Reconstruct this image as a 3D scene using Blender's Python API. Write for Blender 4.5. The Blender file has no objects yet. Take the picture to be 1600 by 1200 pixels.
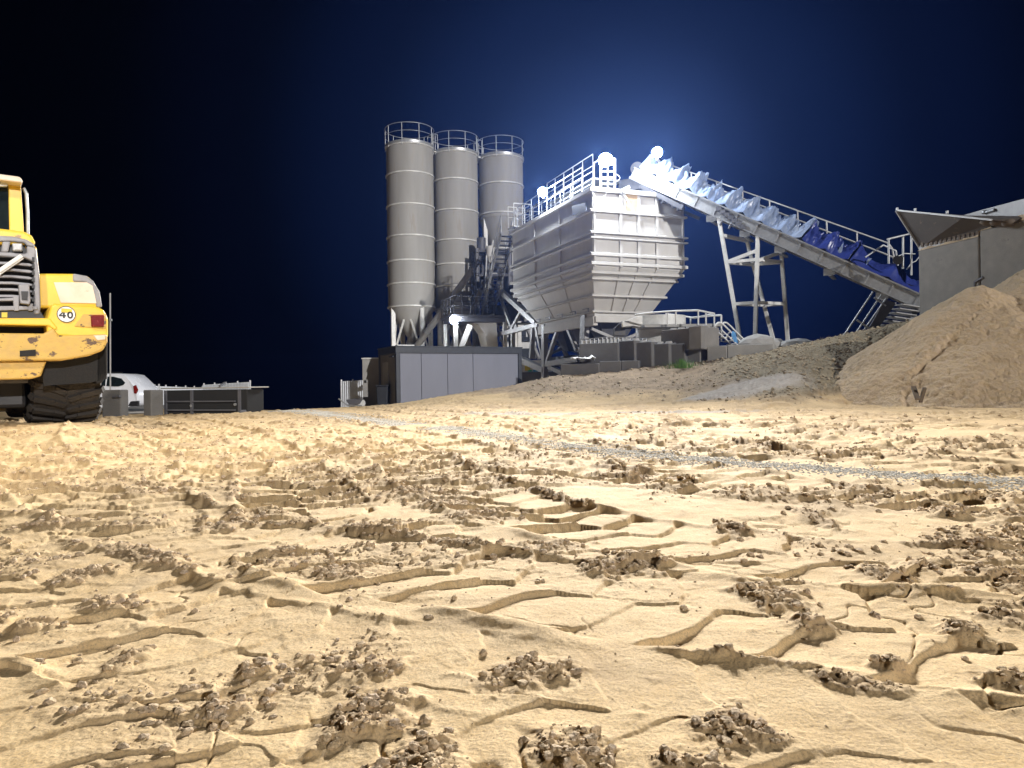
import bpy, math, random
import numpy as np
from mathutils import Vector, Matrix
random.seed(7)
rng = np.random.default_rng(11)
C = bpy.context.scene.collection
R = math.radians
# ------------------------------------------------------------------ camera model
CAMZ = 0.6
FPX = 1155.0
ROLL = R(0.8)
def ray(u, v):
    """direction (x per unit y, z per unit y) of the photo point u, v"""
    a = (u - 800.0) / FPX; b = (600.0 - v) / FPX
    c, s = math.cos(ROLL), math.sin(ROLL)
    return (c*a + s*b, -s*a + c*b)
def P(u, v, y):
    dx, dz = ray(u, v)
    return Vector((dx*y, y, CAMZ + dz*y))
def onplane(u, v, p0, n):
    dx, dz = ray(u, v)
    d = Vector((dx, 1.0, dz)); o = Vector((0, 0, CAMZ))
    t = (Vector(p0) - o).dot(Vector(n)) / d.dot(Vector(n))
    return o + d*t
# ------------------------------------------------------------------ mesh builder
class MB:
    def __init__(s): s.v = []; s.f = []; s.sm = []; s.mi = []
    def add(s, vs, fs, smooth=False, mi=0):
        b = len(s.v)
        s.v += [Vector(p) for p in vs]
        for f in fs:
            s.f.append([i+b for i in f]); s.sm.append(smooth); s.mi.append(mi)
        return s
    def hexa(s, p, mi=0):          # p: 4 bottom ccw, 4 top ccw
        return s.add(p, [(3,2,1,0),(4,5,6,7),(0,1,5,4),(1,2,6,5),(2,3,7,6),(3,0,4,7)], False, mi)
    def box(s, c, d, rz=0.0, rot=None, mi=0):
        c = Vector(c); hx, hy, hz = d[0]/2, d[1]/2, d[2]/2
        M = rot if rot is not None else Matrix.Rotation(rz, 3, 'Z')
        q = [(-hx,-hy,-hz),(hx,-hy,-hz),(hx,hy,-hz),(-hx,hy,-hz),(-hx,-hy,hz),(hx,-hy,hz),(hx,hy,hz),(-hx,hy,hz)]
        return s.hexa([c + M @ Vector(k) for k in q], mi)
    def span(s, a, b, mi=0):       # box between two opposite corners
        a = Vector(a); b = Vector(b)
        return s.box((a+b)/2, [abs(x) for x in (b-a)], mi=mi)
    def beam(s, a, b, w, h=None, up=(0,0,1), mi=0):
        a = Vector(a); b = Vector(b); h = h or w
        d = (b-a).normalized(); u = Vector(up)
        if abs(d.dot(u)) > 0.98: u = Vector((0.94,0.34,0))
        x = d.cross(u).normalized(); z = x.cross(d).normalized()
        q = []
        for e in (a, b):
            q += [e - x*w/2 - z*h/2, e + x*w/2 - z*h/2, e + x*w/2 + z*h/2, e - x*w/2 + z*h/2]
        return s.add(q, [(0,1,2,3),(7,6,5,4),(0,4,5,1),(1,5,6,2),(2,6,7,3),(3,7,4,0)], False, mi)
    def tube(s, a, b, r, n=8, r2=None, mi=0, caps=True):
        a = Vector(a); b = Vector(b); d = (b-a).normalized()
        u = Vector((0,0,1)) if abs(d.z) < 0.95 else Vector((1,0,0))
        x = d.cross(u).normalized(); z = x.cross(d)
        r2 = r if r2 is None else r2
        vs = [a + (x*math.cos(t)+z*math.sin(t))*r for t in [2*math.pi*k/n for k in range(n)]]
        vs += [b + (x*math.cos(t)+z*math.sin(t))*r2 for t in [2*math.pi*k/n for k in range(n)]]
        s.add(vs, [(k, k+n, (k+1)%n+n, (k+1)%n) for k in range(n)], True, mi)
        if caps:
            s.add(vs[:n], [tuple(range(n))], False, mi); s.add(vs[n:], [tuple(range(n))[::-1]], False, mi)
        return s
    def path(s, pts, r, n=6, mi=0):
        for a, b in zip(pts, pts[1:]): s.tube(a, b, r, n, mi=mi)
        return s
    def lathe(s, c, prof, n=48, a0=0.0, a1=2*math.pi, mi=0, smooth=True):
        """prof: list of (r, z); each span gets verts of its own so that edges stay crisp"""
        c = Vector(c); full = abs(a1-a0-2*math.pi) < 1e-6; m = n if full else n+1
        for (r0, z0), (r1, z1) in zip(prof, prof[1:]):
            vs = []
            for (r, z) in ((r0,z0),(r1,z1)):
                for k in range(m):
                    t = a0 + (a1-a0)*k/n
                    vs.append(c + Vector((r*math.cos(t), r*math.sin(t), z)))
            fs = [(k, (k+1)%m, (k+1)%m+m, k+m) for k in range(n)]
            s.add(vs, fs, smooth, mi)
        return s
    def prism(s, pts, d, mi=0):    # polygon of 3d points pushed along d
        n = len(pts); d = Vector(d); pts = [Vector(p) for p in pts]
        vs = pts + [p + d for p in pts]
        nrm = Vector((0,0,0))
        for i in range(n): nrm += pts[i].cross(pts[(i+1)%n])
        flip = nrm.dot(d) > 0
        f = [tuple(range(n)), tuple(range(2*n-1, n-1, -1))] + [(i, i+n, (i+1)%n+n, (i+1)%n) for i in range(n)]
        if flip: f = [q[::-1] for q in f]
        return s.add(vs, f, False, mi)
    def build(s, name, mat, parent=None, local=False, bevel=0.0, seg=2, subsurf=0, base=None):
        me = bpy.data.meshes.new(name)
        V = s.v
        loc = Vector((0,0,0))
        if parent is not None and not local:
            inv = WM[parent.name].inverted(); V = [inv @ p for p in V]
        if parent is None and not local:
            A = np.array([tuple(p) for p in V]); mn, mx = A.min(0), A.max(0)
            loc = Vector(((mn[0]+mx[0])/2, (mn[1]+mx[1])/2, mn[2])) if base is None else Vector(base)
            V = [p - loc for p in V]
        me.from_pydata([tuple(p) for p in V], [], s.f)
        me.polygons.foreach_set('use_smooth', s.sm)
        for m in (mat if isinstance(mat, (list, tuple)) else [mat]): me.materials.append(m)
        if any(s.mi): me.polygons.foreach_set('material_index', s.mi)
        me.update()
        o = bpy.data.objects.new(name, me); C.objects.link(o)
        o.location = loc
        if parent is not None: o.parent = parent; WM[o.name] = WM[parent.name]
        else: WM[o.name] = Matrix.Translation(loc)
        if bevel:
            b = o.modifiers.new('b', 'BEVEL'); b.width = bevel; b.segments = seg; b.limit_method = 'ANGLE'; b.angle_limit = R(40)
        if subsurf:
            b = o.modifiers.new('s', 'SUBSURF'); b.levels = subsurf; b.render_levels = subsurf
        return o
WM = {}
def tag(o, label=None, cat=None, group=None, kind=None):
    if label: o['label'] = label
    if cat: o['category'] = cat
    if group: o['group'] = group
    if kind: o['kind'] = kind
    return o
def thing(name, label, cat, loc=(0,0,0), rz=0.0, group=None):
    o = bpy.data.objects.new(name, None); C.objects.link(o)
    o.location = loc; o.rotation_euler = (0,0,rz); o.empty_display_size = 0.3
    WM[o.name] = Matrix.Translation(Vector(loc)) @ Matrix.Rotation(rz, 4, 'Z')
    return tag(o, label, cat, group)
def copy_tree(o, parent=None):
    c = o.copy(); C.objects.link(c); WM[c.name] = WM[o.name]
    if parent is not None: c.parent = parent
    for ch in [k for k in bpy.data.objects if k.parent == o]:
        copy_tree(ch, c)
    return c
# ------------------------------------------------------------------ materials
def new_mat(name):
    m = bpy.data.materials.new(name); m.use_nodes = True
    nt = m.node_tree; b = nt.nodes['Principled BSDF']
    return m, nt, b
def N(nt, t, **k):
    n = nt.nodes.new(t)
    for a, b in k.items():
        if a.startswith('i_'): n.inputs[a[2:].replace('_', ' ')].default_value = b
        else: setattr(n, a, b)
    return n
def mat(name, col, rough=0.6, metal=0.0, col2=None, scale=6.0, amt=0.5, bump=0.0, bscale=60.0, stretch=None, spec=0.5, wear=None, wearcol=None, wscale=3.0, coords='Object'):
    m, nt, b = new_mat(name); L = nt.links.new
    tc = N(nt, 'ShaderNodeTexCoord'); mp = N(nt, 'ShaderNodeMapping')
    L(tc.outputs[coords], mp.inputs['Vector'])
    if stretch: mp.inputs['Scale'].default_value = stretch
    n1 = N(nt, 'ShaderNodeTexNoise'); n1.inputs['Scale'].default_value = scale; n1.inputs['Detail'].default_value = 8; n1.inputs['Roughness'].default_value = .62
    L(mp.outputs[0], n1.inputs['Vector'])
    r = N(nt, 'ShaderNodeValToRGB'); r.color_ramp.elements[0].position = .5-.5*amt*.6; r.color_ramp.elements[1].position = .5+.5*amt*.6
    c2 = col2 or tuple(x*.72 for x in col)
    r.color_ramp.elements[0].color = (*c2, 1); r.color_ramp.elements[1].color = (*col, 1)
    L(n1.outputs['Fac'], r.inputs[0]); out = r.outputs[0]
    if wear is not None:
        n2 = N(nt, 'ShaderNodeTexNoise'); n2.inputs['Scale'].default_value = wscale; n2.inputs['Detail'].default_value = 10; n2.inputs['Roughness'].default_value = .7
        L(mp.outputs[0] if stretch else tc.outputs[coords], n2.inputs['Vector'])
        r2 = N(nt, 'ShaderNodeValToRGB'); r2.color_ramp.elements[0].position = wear; r2.color_ramp.elements[1].position = wear+.03
        L(n2.outputs['Fac'], r2.inputs[0])
        mx = N(nt, 'ShaderNodeMix', data_type='RGBA'); L(r2.outputs[0], mx.inputs[0]); L(out, mx.inputs[6]); mx.inputs[7].default_value = (*wearcol, 1); out = mx.outputs[2]
    L(out, b.inputs['Base Color'])
    mr = N(nt, 'ShaderNodeMapRange'); mr.inputs['To Min'].default_value = rough-.12; mr.inputs['To Max'].default_value = min(1, rough+.12)
    L(n1.outputs['Fac'], mr.inputs[0]); L(mr.outputs[0], b.inputs['Roughness'])
    b.inputs['Metallic'].default_value = metal; b.inputs['Specular IOR Level'].default_value = spec
    if bump:
        n3 = N(nt, 'ShaderNodeTexNoise'); n3.inputs['Scale'].default_value = bscale; n3.inputs['Detail'].default_value = 6
        L(tc.outputs[coords], n3.inputs['Vector'])
        bp = N(nt, 'ShaderNodeBump'); bp.inputs['Strength'].default_value = bump; bp.inputs['Distance'].default_value = .02
        L(n3.outputs['Fac'], bp.inputs['Height']); L(bp.outputs[0], b.inputs['Normal'])
    return m
M = {}
M['silo'] = mat('silo_paint', (.36,.35,.325), .72, 0, (.26,.25,.23), 1.3, .8, .05, 3, (1,1,.12), wear=.585, wearcol=(.31,.285,.25), wscale=2.6)
M['silo_ring'] = mat('silo_ring_paint', (.66,.65,.61), .45, 0, (.5,.49,.46), 3)
M['hop'] = mat('hopper_paint', (.62,.605,.57), .72, 0, (.50,.485,.455), 1.6, .9, .1, 2.5, (1,1,.3), wear=.69, wearcol=(.33,.29,.24), wscale=2.2)
M['steel'] = mat('grey_steel', (.40,.395,.385), .5, .1, (.28,.275,.27), 3, .8, .05, 30)
M['dsteel'] = mat('dark_steel', (.12,.12,.13), .55, .1, (.07,.07,.08), 3, .8)
M['rust'] = mat('worn_plate', (.12,.108,.096), .65, .2, (.09,.08,.075), 2.5, .9, .1, 20, wear=.6, wearcol=(.2,.16,.12), wscale=4)
M['white'] = mat('white_steel', (.72,.72,.70), .4, 0, (.55,.55,.53), 4, .7)
M['galv'] = mat('galvanised', (.46,.47,.48), .42, .5, (.30,.31,.32), 9, .9)
M['conc'] = mat('concrete', (.25,.235,.21), .9, 0, (.165,.155,.14), 2.2, .9, .35, 25, wear=.66, wearcol=(.15,.14,.13), wscale=3)
M['conc2'] = mat('pale_concrete', (.38,.37,.35), .9, 0, (.27,.265,.25), 2.2, .9, .35, 25)
M['concd'] = mat('dark_concrete', (.15,.145,.135), .9, 0, (.1,.095,.09), 2.2, .9, .35, 25)  # darker copy of concrete; carries the unlit faces of the hopper blocks
M['panel'] = mat('cabin_panel', (.165,.175,.22), .5, 0, (.135,.145,.185), 1.2, .8, .03, 8, (1,1,.3), wear=.66, wearcol=(.165,.155,.15), wscale=3)
M['anthra'] = mat('anthracite', (.028,.034,.045), .45, .1, (.018,.022,.03), 5)
M['yellow'] = mat('loader_yellow', (.84,.56,.055), .38, 0, (.76,.47,.04), 3, .8, .02, 40, wear=.635, wearcol=(.34,.22,.09), wscale=4.2)
M['yellow2'] = mat('scuffed_yellow', (.66,.43,.08), .55, 0, (.45,.29,.09), 5, .9, .25, 18, (1,1,1.6), wear=.57, wearcol=(.11,.065,.04), wscale=5)
M['lgrey'] = mat('loader_grey', (.30,.30,.325), .45, 0, (.22,.22,.24), 6)
M['black'] = mat('black_plastic', (.012,.012,.014), .5, 0, (.012,.012,.013), 6)
M['soot'] = mat('flap_rubber', (.014,.014,.014), .8, 0, (.008,.008,.008), 6, .9, .2, 30)
M['tyre'] = mat('tyre_rubber', (.018,.016,.014), .85, 0, (.035,.029,.023), 7, .9, .5, 50)
M['tarp'] = mat('tarpaulin', (.36,.43,.56), .3, 0, (.15,.21,.36), 2, .8, .25, 14)  # lamp wash over the upper sheet is put into this pale colour
M['tarpb'] = mat('tarpaulin_blue', (.035,.055,.26), .3, 0, (.02,.03,.16), 2, .8, .2, 14)  # same blue sheet away from the lamp, its dimness in the colour
M['carw'] = mat('car_white', (.78,.79,.82), .25, 0, (.72,.73,.76), 3)
M['fence'] = mat('fence_sheet', (.84,.88,.93), .4, 0, (.74,.78,.83), 5)
M['red'] = mat('lamp_red', (.22,.01,.008), .25, 0, (.14,.006,.006), 20)
M['glass'] = mat('dark_glass', (.012,.02,.022), .06, 0, (.01,.014,.016), 3)
M['lens'] = mat('clear_lens', (.62,.64,.66), .2, 0, (.45,.47,.5), 30)
M['plate'] = mat('dirty_cream_plate', (.78,.68,.58), .5, 0, (.66,.52,.40), 5, .9, wear=.64, wearcol=(.55,.36,.2), wscale=8)
M['dec'] = mat('sticker_white', (.82,.82,.80), .4, 0, (.74,.74,.72), 12)
M['ink'] = mat('ink_black', (.012,.012,.012), .4)
M['inky'] = mat('ink_yellow', (.75,.55,.02), .4)
M['cyan'] = mat('cyan_print', (.05,.35,.6), .5)
M['green'] = mat('green_print', (.08,.5,.25), .5)
M['tan'] = mat('tan_board', (.62,.45,.27), .7, 0, (.5,.35,.2), 5)
M['wood'] = mat('grey_wood', (.17,.135,.10), .85, 0, (.10,.08,.06), 6, .9, .4, 30, (1,1,.2))
M['grass'] = mat('grass_blade', (.13,.27,.05), .6, 0, (.07,.15,.03), 8)
M['bluecloth'] = mat('blue_cloth', (.08,.3,.6), .6, 0, (.04,.18,.42), 6)
m, nt, b = new_mat('lamp_glow'); b.inputs['Base Color'].default_value = (.9,.9,.95,1)
b.inputs['Emission Color'].default_value = (.86,.92,1,1); b.inputs['Emission Strength'].default_value = 1400; M['glow'] = m
M['glow2'] = m.copy(); M['glow2'].node_tree.nodes['Principled BSDF'].inputs['Emission Strength'].default_value = 300
LAMP_E = 1300; YARD_E = 7600; SUN_E = 2.1; SKY_E = .5; HAZE = 0.00014; EXPO = 0.36
# ------------------------------------------------------------------ noise
_perm = np.tile(np.random.default_rng(3).permutation(256), 2)
_g = np.random.default_rng(4).uniform(0, 2*np.pi, 256); _gx, _gy = np.cos(_g), np.sin(_g)
_r1 = np.random.default_rng(5).random(256); _r2 = np.random.default_rng(6).random(256)
def perlin(x, y):
    xi = np.floor(x).astype(np.int64); yi = np.floor(y).astype(np.int64)
    fx = x-xi; fy = y-yi; xi &= 255; yi &= 255
    u = fx*fx*fx*(fx*(fx*6-15)+10); w = fy*fy*fy*(fy*(fy*6-15)+10)
    def g(a, b, dx, dy):
        h = _perm[_perm[(xi+a)&255] + ((yi+b)&255)]
        return _gx[h]*dx + _gy[h]*dy
    n0 = g(0,0,fx,fy); n1 = g(1,0,fx-1,fy); n2 = g(0,1,fx,fy-1); n3 = g(1,1,fx-1,fy-1)
    a = n0+u*(n1-n0); c = n2+u*(n3-n2)
    return (a+w*(c-a))*1.45
def fbm(x, y, o=4, gain=.5, ridged=False):
    s = 0; a = 1; t = 0
    for k in range(o):
        n = perlin(x*2**k+17.3*k, y*2**k-9.1*k)
        if ridged: n = 1-2*np.abs(n)
        s = s+a*n; t += a; a *= gain
    return s/t
def worley(x, y):
    xi = np.floor(x).astype(np.int64); yi = np.floor(y).astype(np.int64)
    best = np.full(x.shape, 9.); idv = np.zeros(x.shape)
    for a in (-1,0,1):
        for c in (-1,0,1):
            h = _perm[_perm[(xi+a)&255] + ((yi+c)&255)]
            dx = xi+a+_r1[h]-x; dy = yi+c+_r2[h]-y
            d = dx*dx+dy*dy; m = d < best
            best = np.where(m, d, best); idv = np.where(m, _r1[(h*7+3)&255], idv)
    return np.sqrt(best), idv
def sst(a, b, x):
    t = np.clip((x-a)/(b-a), 0, 1); return t*t*(3-2*t)
# ------------------------------------------------------------------ lie of the land
def zr(u, v, y): return CAMZ + ray(u, v)[1]*y
COLS = {
 -700: [(14,0),(45,-1.2),(400,-16)],
 -150: [(5,0),(8,.12),(10,.17),(13,.1),(15.4,0),(29,-.45),(45,-.7),(400,-14)],
 100:  [(5,0),(8,.12),(10,.17),(13,.08),(15.4,0),(29,-.42),(45,-.6),(400,-14)],
 220:  [(8,.02),(12,.02),(15.4,0),(29,-.34),(45,-.34),(60,-.8),(400,-14)],
 300:  [(16.5,0),(29,-.42),(45,-.55),(60,-1.1),(400,-14)],
 450:  [(19,.0),(30,-.36),(58,-1.25),(400,-13)],
 560:  [(22,-.02),(30,-.25),(58,-1.0),(400,-13)],
 620:  [(20,0),(24,-.04),(28.5,zr(620,631,28.5)),(31,-.45),(58,-.9),(400,-12)],
 700:  [(20,0.05),(28,zr(700,617,28)),(30.5,-.1),(58,-.5),(400,-12)],
 813:  [(18,.03),(23,.2),(28,zr(813,600,28)),(31,.1),(45,.0),(400,-12)],
 860:  [(16,0),(22,.2),(28,zr(860,587,28)),(31,.5),(45,.2),(400,-12)],
 950:  [(15.5,0),(20,.1),(24,.5),(27.6,zr(950,577,27.6)),(31,1.0),(45,.8),(400,-10)],
 1050: [(15,0),(20,.13),(23.5,.6),(26.5,zr(1050,567,26.5)),(31,1.3),(45,1.2),(400,-8)],
 1140: [(14.7,0),(18,.25),(22,.85),(25.7,zr(1140,556,25.7)),(31,1.5),(45,1.4),(400,-8)],
 1240: [(15,0),(17,.4),(20,1.05),(24.5,zr(1240,541,24.5)),(31,1.75),(45,1.5),(400,-8)],
 1340: [(16.5,0),(18.5,.6),(20.5,1.4),(23.5,zr(1340,519,23.5)),(31,2.1),(45,1.8),(400,-8)],
 1430: [(17.5,0),(19.5,.8),(21,1.7),(22.8,zr(1430,499,22.8)),(31,2.5),(45,2.2),(400,-8)],
 1700: [(17.5,0),(19.5,.8),(21,1.7),(22.8,2.6),(31,2.6),(45,2.4),(400,-8)],
 2600: [(17.5,0),(19.5,.8),(21,1.7),(22.8,2.6),(31,2.6),(45,2.4),(400,-8)]}
_us = np.array(sorted(COLS)); _as = (_us-800)/FPX
_yg = np.concatenate([np.arange(0, 60, .5), np.geomspace(60, 400, 60)])
_T = np.array([np.interp(_yg, [0]+[p[0] for p in COLS[u]], [0]+[p[1] for p in COLS[u]]) for u in _us])
_ag = np.linspace(_as[0], _as[-1], 331)
_T = np.array([np.interp(_ag, _as, _T[:, j]) for j in range(len(_yg))]).T
def _blur(A, k, ax):
    w = np.exp(-np.linspace(-2,2,2*k+1)**2); w /= w.sum()
    pad = [(0,0),(0,0)]; pad[ax] = (k,k); B = np.pad(A, pad, mode='edge')
    return sum(w[i]*(B[i:i+A.shape[0], :] if ax == 0 else B[:, i:i+A.shape[1]]) for i in range(2*k+1))
_T = _blur(_blur(_T, 3, 0), 1, 1)
def macro(x, y):
    x = np.asarray(x, float); y = np.asarray(y, float)
    r = np.hypot(x, y); yy = np.where(y > .15*r, y, .15*r)
    a = np.clip(x/np.maximum(yy, .01), _ag[0], _ag[-1])
    fa = (a-_ag[0])/(_ag[1]-_ag[0]); ia = np.clip(fa.astype(int), 0, len(_ag)-2); fa = fa-ia
    ycl = np.clip(np.where(y > .15*r, y, r), 0, 399.9)
    j = np.clip(np.searchsorted(_yg, ycl, side='right')-1, 0, len(_yg)-2); fy = (ycl-_yg[j])/(_yg[j+1]-_yg[j])
    z = (_T[ia,j]*(1-fa)+_T[ia+1,j]*fa)*(1-fy) + (_T[ia,j+1]*(1-fa)+_T[ia+1,j+1]*fa)*fy
    back = sst(0, -8, y)
    return z*(1-back)
# tyre tracks: centre lines on the ground, (x, y) knots
TRACKS = [
 ([(3.4,1.0),(1.9,1.35),(.75,1.85),(-.5,2.55),(-2.2,4.0),(-5,7.5),(-8,13)], .66, .25, 1.5, -1),
 ([(3.6,1.9),(1.6,2.3),(.7,2.75),(-.05,3.7),(-.6,5.2),(-1.4,7.9),(-3.2,13),(-6,20)], .62, .26, 1.5, -1),
 ([(5.5,2.3),(3.2,2.9),(1.9,3.7),(1.2,5.2),(.3,8),(-1.5,13),(-5,22)], .62, .27, 1.5, -1),
 ([(-.2,.55),(-.75,1.5),(-1.35,2.6),(-2.3,4.4),(-4,7.6),(-8,13.5)], .60, .25, .9, -1),
 ([(14,8.6),(6,8.9),(2.2,10),(-2,13),(-8,22)], .65, .28, 1.5, -1),
 ([(14,6.4),(6,6.6),(3,7.2),(1.4,9),(-1,14),(-5,24)], .65, .28, 1.5, -1),
 ([(-4.5,2.0),(-2.2,2.1),(-1.0,1.55),(.1,.9),(1.0,.4)], .58, .24, .8, 1),
 ([(14,12.2),(5,12.3),(0,13.2),(-9,15.5)], .65, .3, 1.3, 1),
 ([(-3.2,1.2),(-2.9,3),(-4.6,5.6),(-9,9)], .6, .27, 1.2, -1),
 ([(5,4.2),(3.4,5.0),(2.2,6.2),(1.6,8.2),(.8,11.5),(-1,16)], .62, .28, 1.4, -1),
 ([(-1.0,3.6),(-1.7,5.4),(-2.9,8.2),(-5.5,13),(-9,18)], .62, .27, 1.4, -1),
 ([(2.4,.62),(1.2,.95),(.35,1.3),(-.7,1.75),(-2.2,2.9)], .60, .25, 1.0, -1),
 ([(4.4,3.2),(1.9,4.05),(.55,4.9),(-.35,6.6),(-1.6,9.5),(-4,14)], .62, .26, 1.3, -1),
 ([(-4.6,3.1),(-2.7,3.8),(-2.1,5.3),(-3.4,8),(-6,12)], .62, .27, 1.3, -1),
 ([(8,3.2),(5.5,4.0),(4.2,5.4),(3.6,7.6),(4.4,10.5),(7,13)], .62, .28, 1.4, -1),
 ([(-2.6,6.2),(-.6,6.4),(1.4,5.8),(3.6,4.4),(6,3.6)], .60, .27, 1.2, 1),
 ([(-8,6.6),(-4.5,6.9),(-1.8,9.2),(.5,11),(4,10.9),(9,10.6)], .62, .28, 1.3, 1),
]
def spline(K, n=14):
    K = [np.array(k, float) for k in K]; K = [2*K[0]-K[1]]+K+[2*K[-1]-K[-2]]; out = []
    for i in range(1, len(K)-2):
        for t in np.linspace(0, 1, n, endpoint=False):
            a, b_, c, d = K[i-1:i+3]
            out.append(.5*((2*b_)+(-a+c)*t+(2*a-5*b_+4*c-d)*t*t+(-a+3*b_-3*c+d)*t**3))
    out.append(K[-2]); return np.array(out)
def along(px, py, S):
    """nearest point of the polyline S: length along, signed offset"""
    best = np.full(px.shape, 1e9); so = np.zeros(px.shape); to = np.zeros(px.shape); L = 0.
    for a, b_ in zip(S, S[1:]):
        d = b_-a; l = np.hypot(*d); d = d/l
        rx = px-a[0]; ry = py-a[1]
        s_ = np.clip(rx*d[0]+ry*d[1], 0, l)
        ex = rx-s_*d[0]; ey = ry-s_*d[1]; q = ex*ex+ey*ey
        m = q < best
        best = np.where(m, q, best); so = np.where(m, L+s_, so)
        to = np.where(m, np.sqrt(q)*np.sign(rx*d[1]-ry*d[0]), to); L += l
    return so, to
def hsh(i, k=0): 
    i = i.astype(np.int64); return _r1[_perm[(i*13+k*71) & 255]]
# gravel band
BAND = spline([(-7,21),(-4.4,16.9),(-.85,9.8),(.9,6.5),(2.1,4.95),(2.95,4.1),(4.5,3.2),(7,2.2)])
HEAPS = [(820,1052,75,26),(1150,1138,80,38),(405,1042,32,22),(200,1030,30,20),(330,1112,45,22),(575,1110,80,42),(655,1182,75,40),(905,1168,70,36),(940,887,50,13),(1005,880,60,12),
 (1200,928,60,20),(1268,972,50,13),(1385,897,50,16),(1140,826,24,12),(1272,806,24,16),(530,892,45,12),(440,864,45,12),(1500,986,40,13),(1570,962,50,15),(1572,902,50,22),(250,877,35,10),
 (180,942,60,13),(130,897,50,13),(755,807,60,13),(700,787,60,10),(862,857,60,10),(1440,882,40,10),(60,975,45,12),(600,1040,45,16),(1390,1040,30,10),(1590,1060,60,14),(650,770,60,8),(980,742,60,7),
 (1180,770,45,9),(1350,770,40,8),(340,820,50,10),(90,815,50,9),(220,770,40,7),(480,730,50,6),(820,712,50,5),(1480,800,40,9)]
def i0(s): return 2*perlin(s*.8, s*0+3)
def sand_detail(x, y):
    r = np.hypot(x, y)
    fine = sst(40, 12, r)
    w1x = x+.045*fbm(x*2.6, y*2.6, 3); w1y = y+.045*fbm(x*2.6+50, y*2.6, 3)
    w1x = w1x+.009*perlin(x*17, y*17); w1y = w1y+.009*perlin(x*17+9, y*17)
    h = .020*fbm(x*.45+3, y*.45, 3) + .012*fbm(x*1.7, y*1.7+8, 3)
    crumb = np.zeros_like(x); inside = np.zeros_like(x)
    sel = r < 26
    for (K, W, per, D, sg) in TRACKS:
        S = spline(K)
        s_, t_ = along(w1x[sel], w1y[sel], S)
        at = np.abs(t_)/(W/2); rs = r[sel]
        m = sst(1.06, .97, at)
        side = (t_ > 0).astype(float)
        # curved chevron bars, each half of the tyre shifted by half a period
        ph = (s_*sg + .16*np.sign(t_)*0 + .17*at**1.5 + .5*per*side)/per + .10*np.sin(at*4.5+i0(s_)) + .25*perlin(s_*1.3, t_*2.1+7)
        i = np.floor(ph); f = ph-i
        amp = (.45+.9*hsh(i, 1+int(W*100)))*np.clip(.85+.8*perlin(s_*2.3+i*1.7, t_*3.5+5),.35,1.4) * (1 - .25*side)
        slope = hsh(i, 3)
        # a slab pressed in, deepest at its trailing step, rising to the next
        prof = -(1-f)**(.8+1.2*slope)*sst(0, .06, f)
        lip = np.exp(-((f-.97)/.06)**2)+np.exp(-(f/.02)**2)*.0
        d = D*(.024*amp*prof + .002*lip*hsh(i, 5)) - .003
        edge = np.exp(-((at-1.08)/.12)**2)
        patch = sst(-.25, .35, perlin(s_*.9+11, t_*.7))
        d = d*(.62+.38*patch)*(.72+1.15*sst(2.2,6.5,rs))
        z = d*m + (.7+.6*sst(2.5,7,rs))*D*.014*edge*sst(-.15,.5,perlin(s_*2.7+20,t_*3)+.1)
        nearstep = (np.exp(-((f-1)/.10)**2)+np.exp(-(f/.05)**2))*m*sst(.25,.75,hsh(i,9)+.35*perlin(s_*3,t_*6))
        h[sel] = h[sel]*(1-.6*m) + z
        cr = np.maximum(edge*sst(.05,.4,perlin(s_*2.1+3, t_*2+5)), nearstep*.30*sst(.1,.5,perlin(s_*4,t_*5+9)))*D
        crumb[sel] = np.maximum(crumb[sel], cr*sst(.35,.6,cr+.35*perlin(x[sel]*7, y[sel]*7)))
        inside[sel] = np.maximum(inside[sel], m)
    loose = sst(.26, .48, fbm(x*.9+31, y*.9-12, 3))*(1-.6*inside)
    crumb = np.clip(np.maximum(crumb, loose*.9), 0, 1.3)*sst(28, 18, r)
    # trampled plates: broken, tilted flakes of damp sand
    pw, pid = worley(w1x*3.4+.35*fbm(x*5,y*5,2), w1y*4.6); pm = sst(-.16,.16,fbm(x*.7-7,y*.7+4,3)+.10*sst(2.5,7,r))*sst(1.6,3.5,r)
    tilt = (pid-.5); px_, _q = worley(w1x*8+3, w1y*11); 
    plates = (.036*(pid-.5)*sst(.0,.55,1-pw) + .020*(_q-.5))*(1+.6*sst(4,10,r))
    h += pm*plates*(1-.5*inside)
    crumb = np.maximum(crumb, pm*.6*sst(.30,.62,pid+.25*perlin(x*6,y*6)))
    h += .004*fbm(x*9,y*9,3)*sst(1.5,4,r)
    for (u0, v0, ru, rv) in HEAPS:
        ax_, az_ = ray(u0, v0); yy = -CAMZ/az_; xx = ax_*yy
        ru = ru*.9; sx_ = ru/FPX*yy; sy_ = rv*yy*yy/(CAMZ*FPX)
        mm = (np.abs(x-xx) < 3.2*sx_) & (np.abs(y-yy) < 3.2*sy_)
        if not mm.any(): continue
        e = np.exp(-((w1x[mm]-xx)/sx_)**2-((w1y[mm]-yy)/sy_)**2)
        q = sst(.12,.85,e+.32*perlin(x[mm]*11,y[mm]*11)+.15*perlin(x[mm]*31,y[mm]*31)); crumb[mm] = np.maximum(crumb[mm], q); h[mm] += .006*q*min(1.5,.6+.25*yy)+.006*e*fbm(x[mm]*12,y[mm]*12,4,.6)
    sb, tb = along(x, y, np.array(BAND)); bm = np.exp(-(tb/.28)**2)*(r > 2.5)
    h *= 1-.75*bm; crumb *= 1-bm
    # crumbly lumps, only where the soil was torn
    a, ia = worley(x*11+.6*perlin(x*20,y*20), y*11); b_, ib = worley(x*26+5+.5*perlin(x*50,y*50), y*26); c_, ic = worley(x*60, y*60+5)
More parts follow.
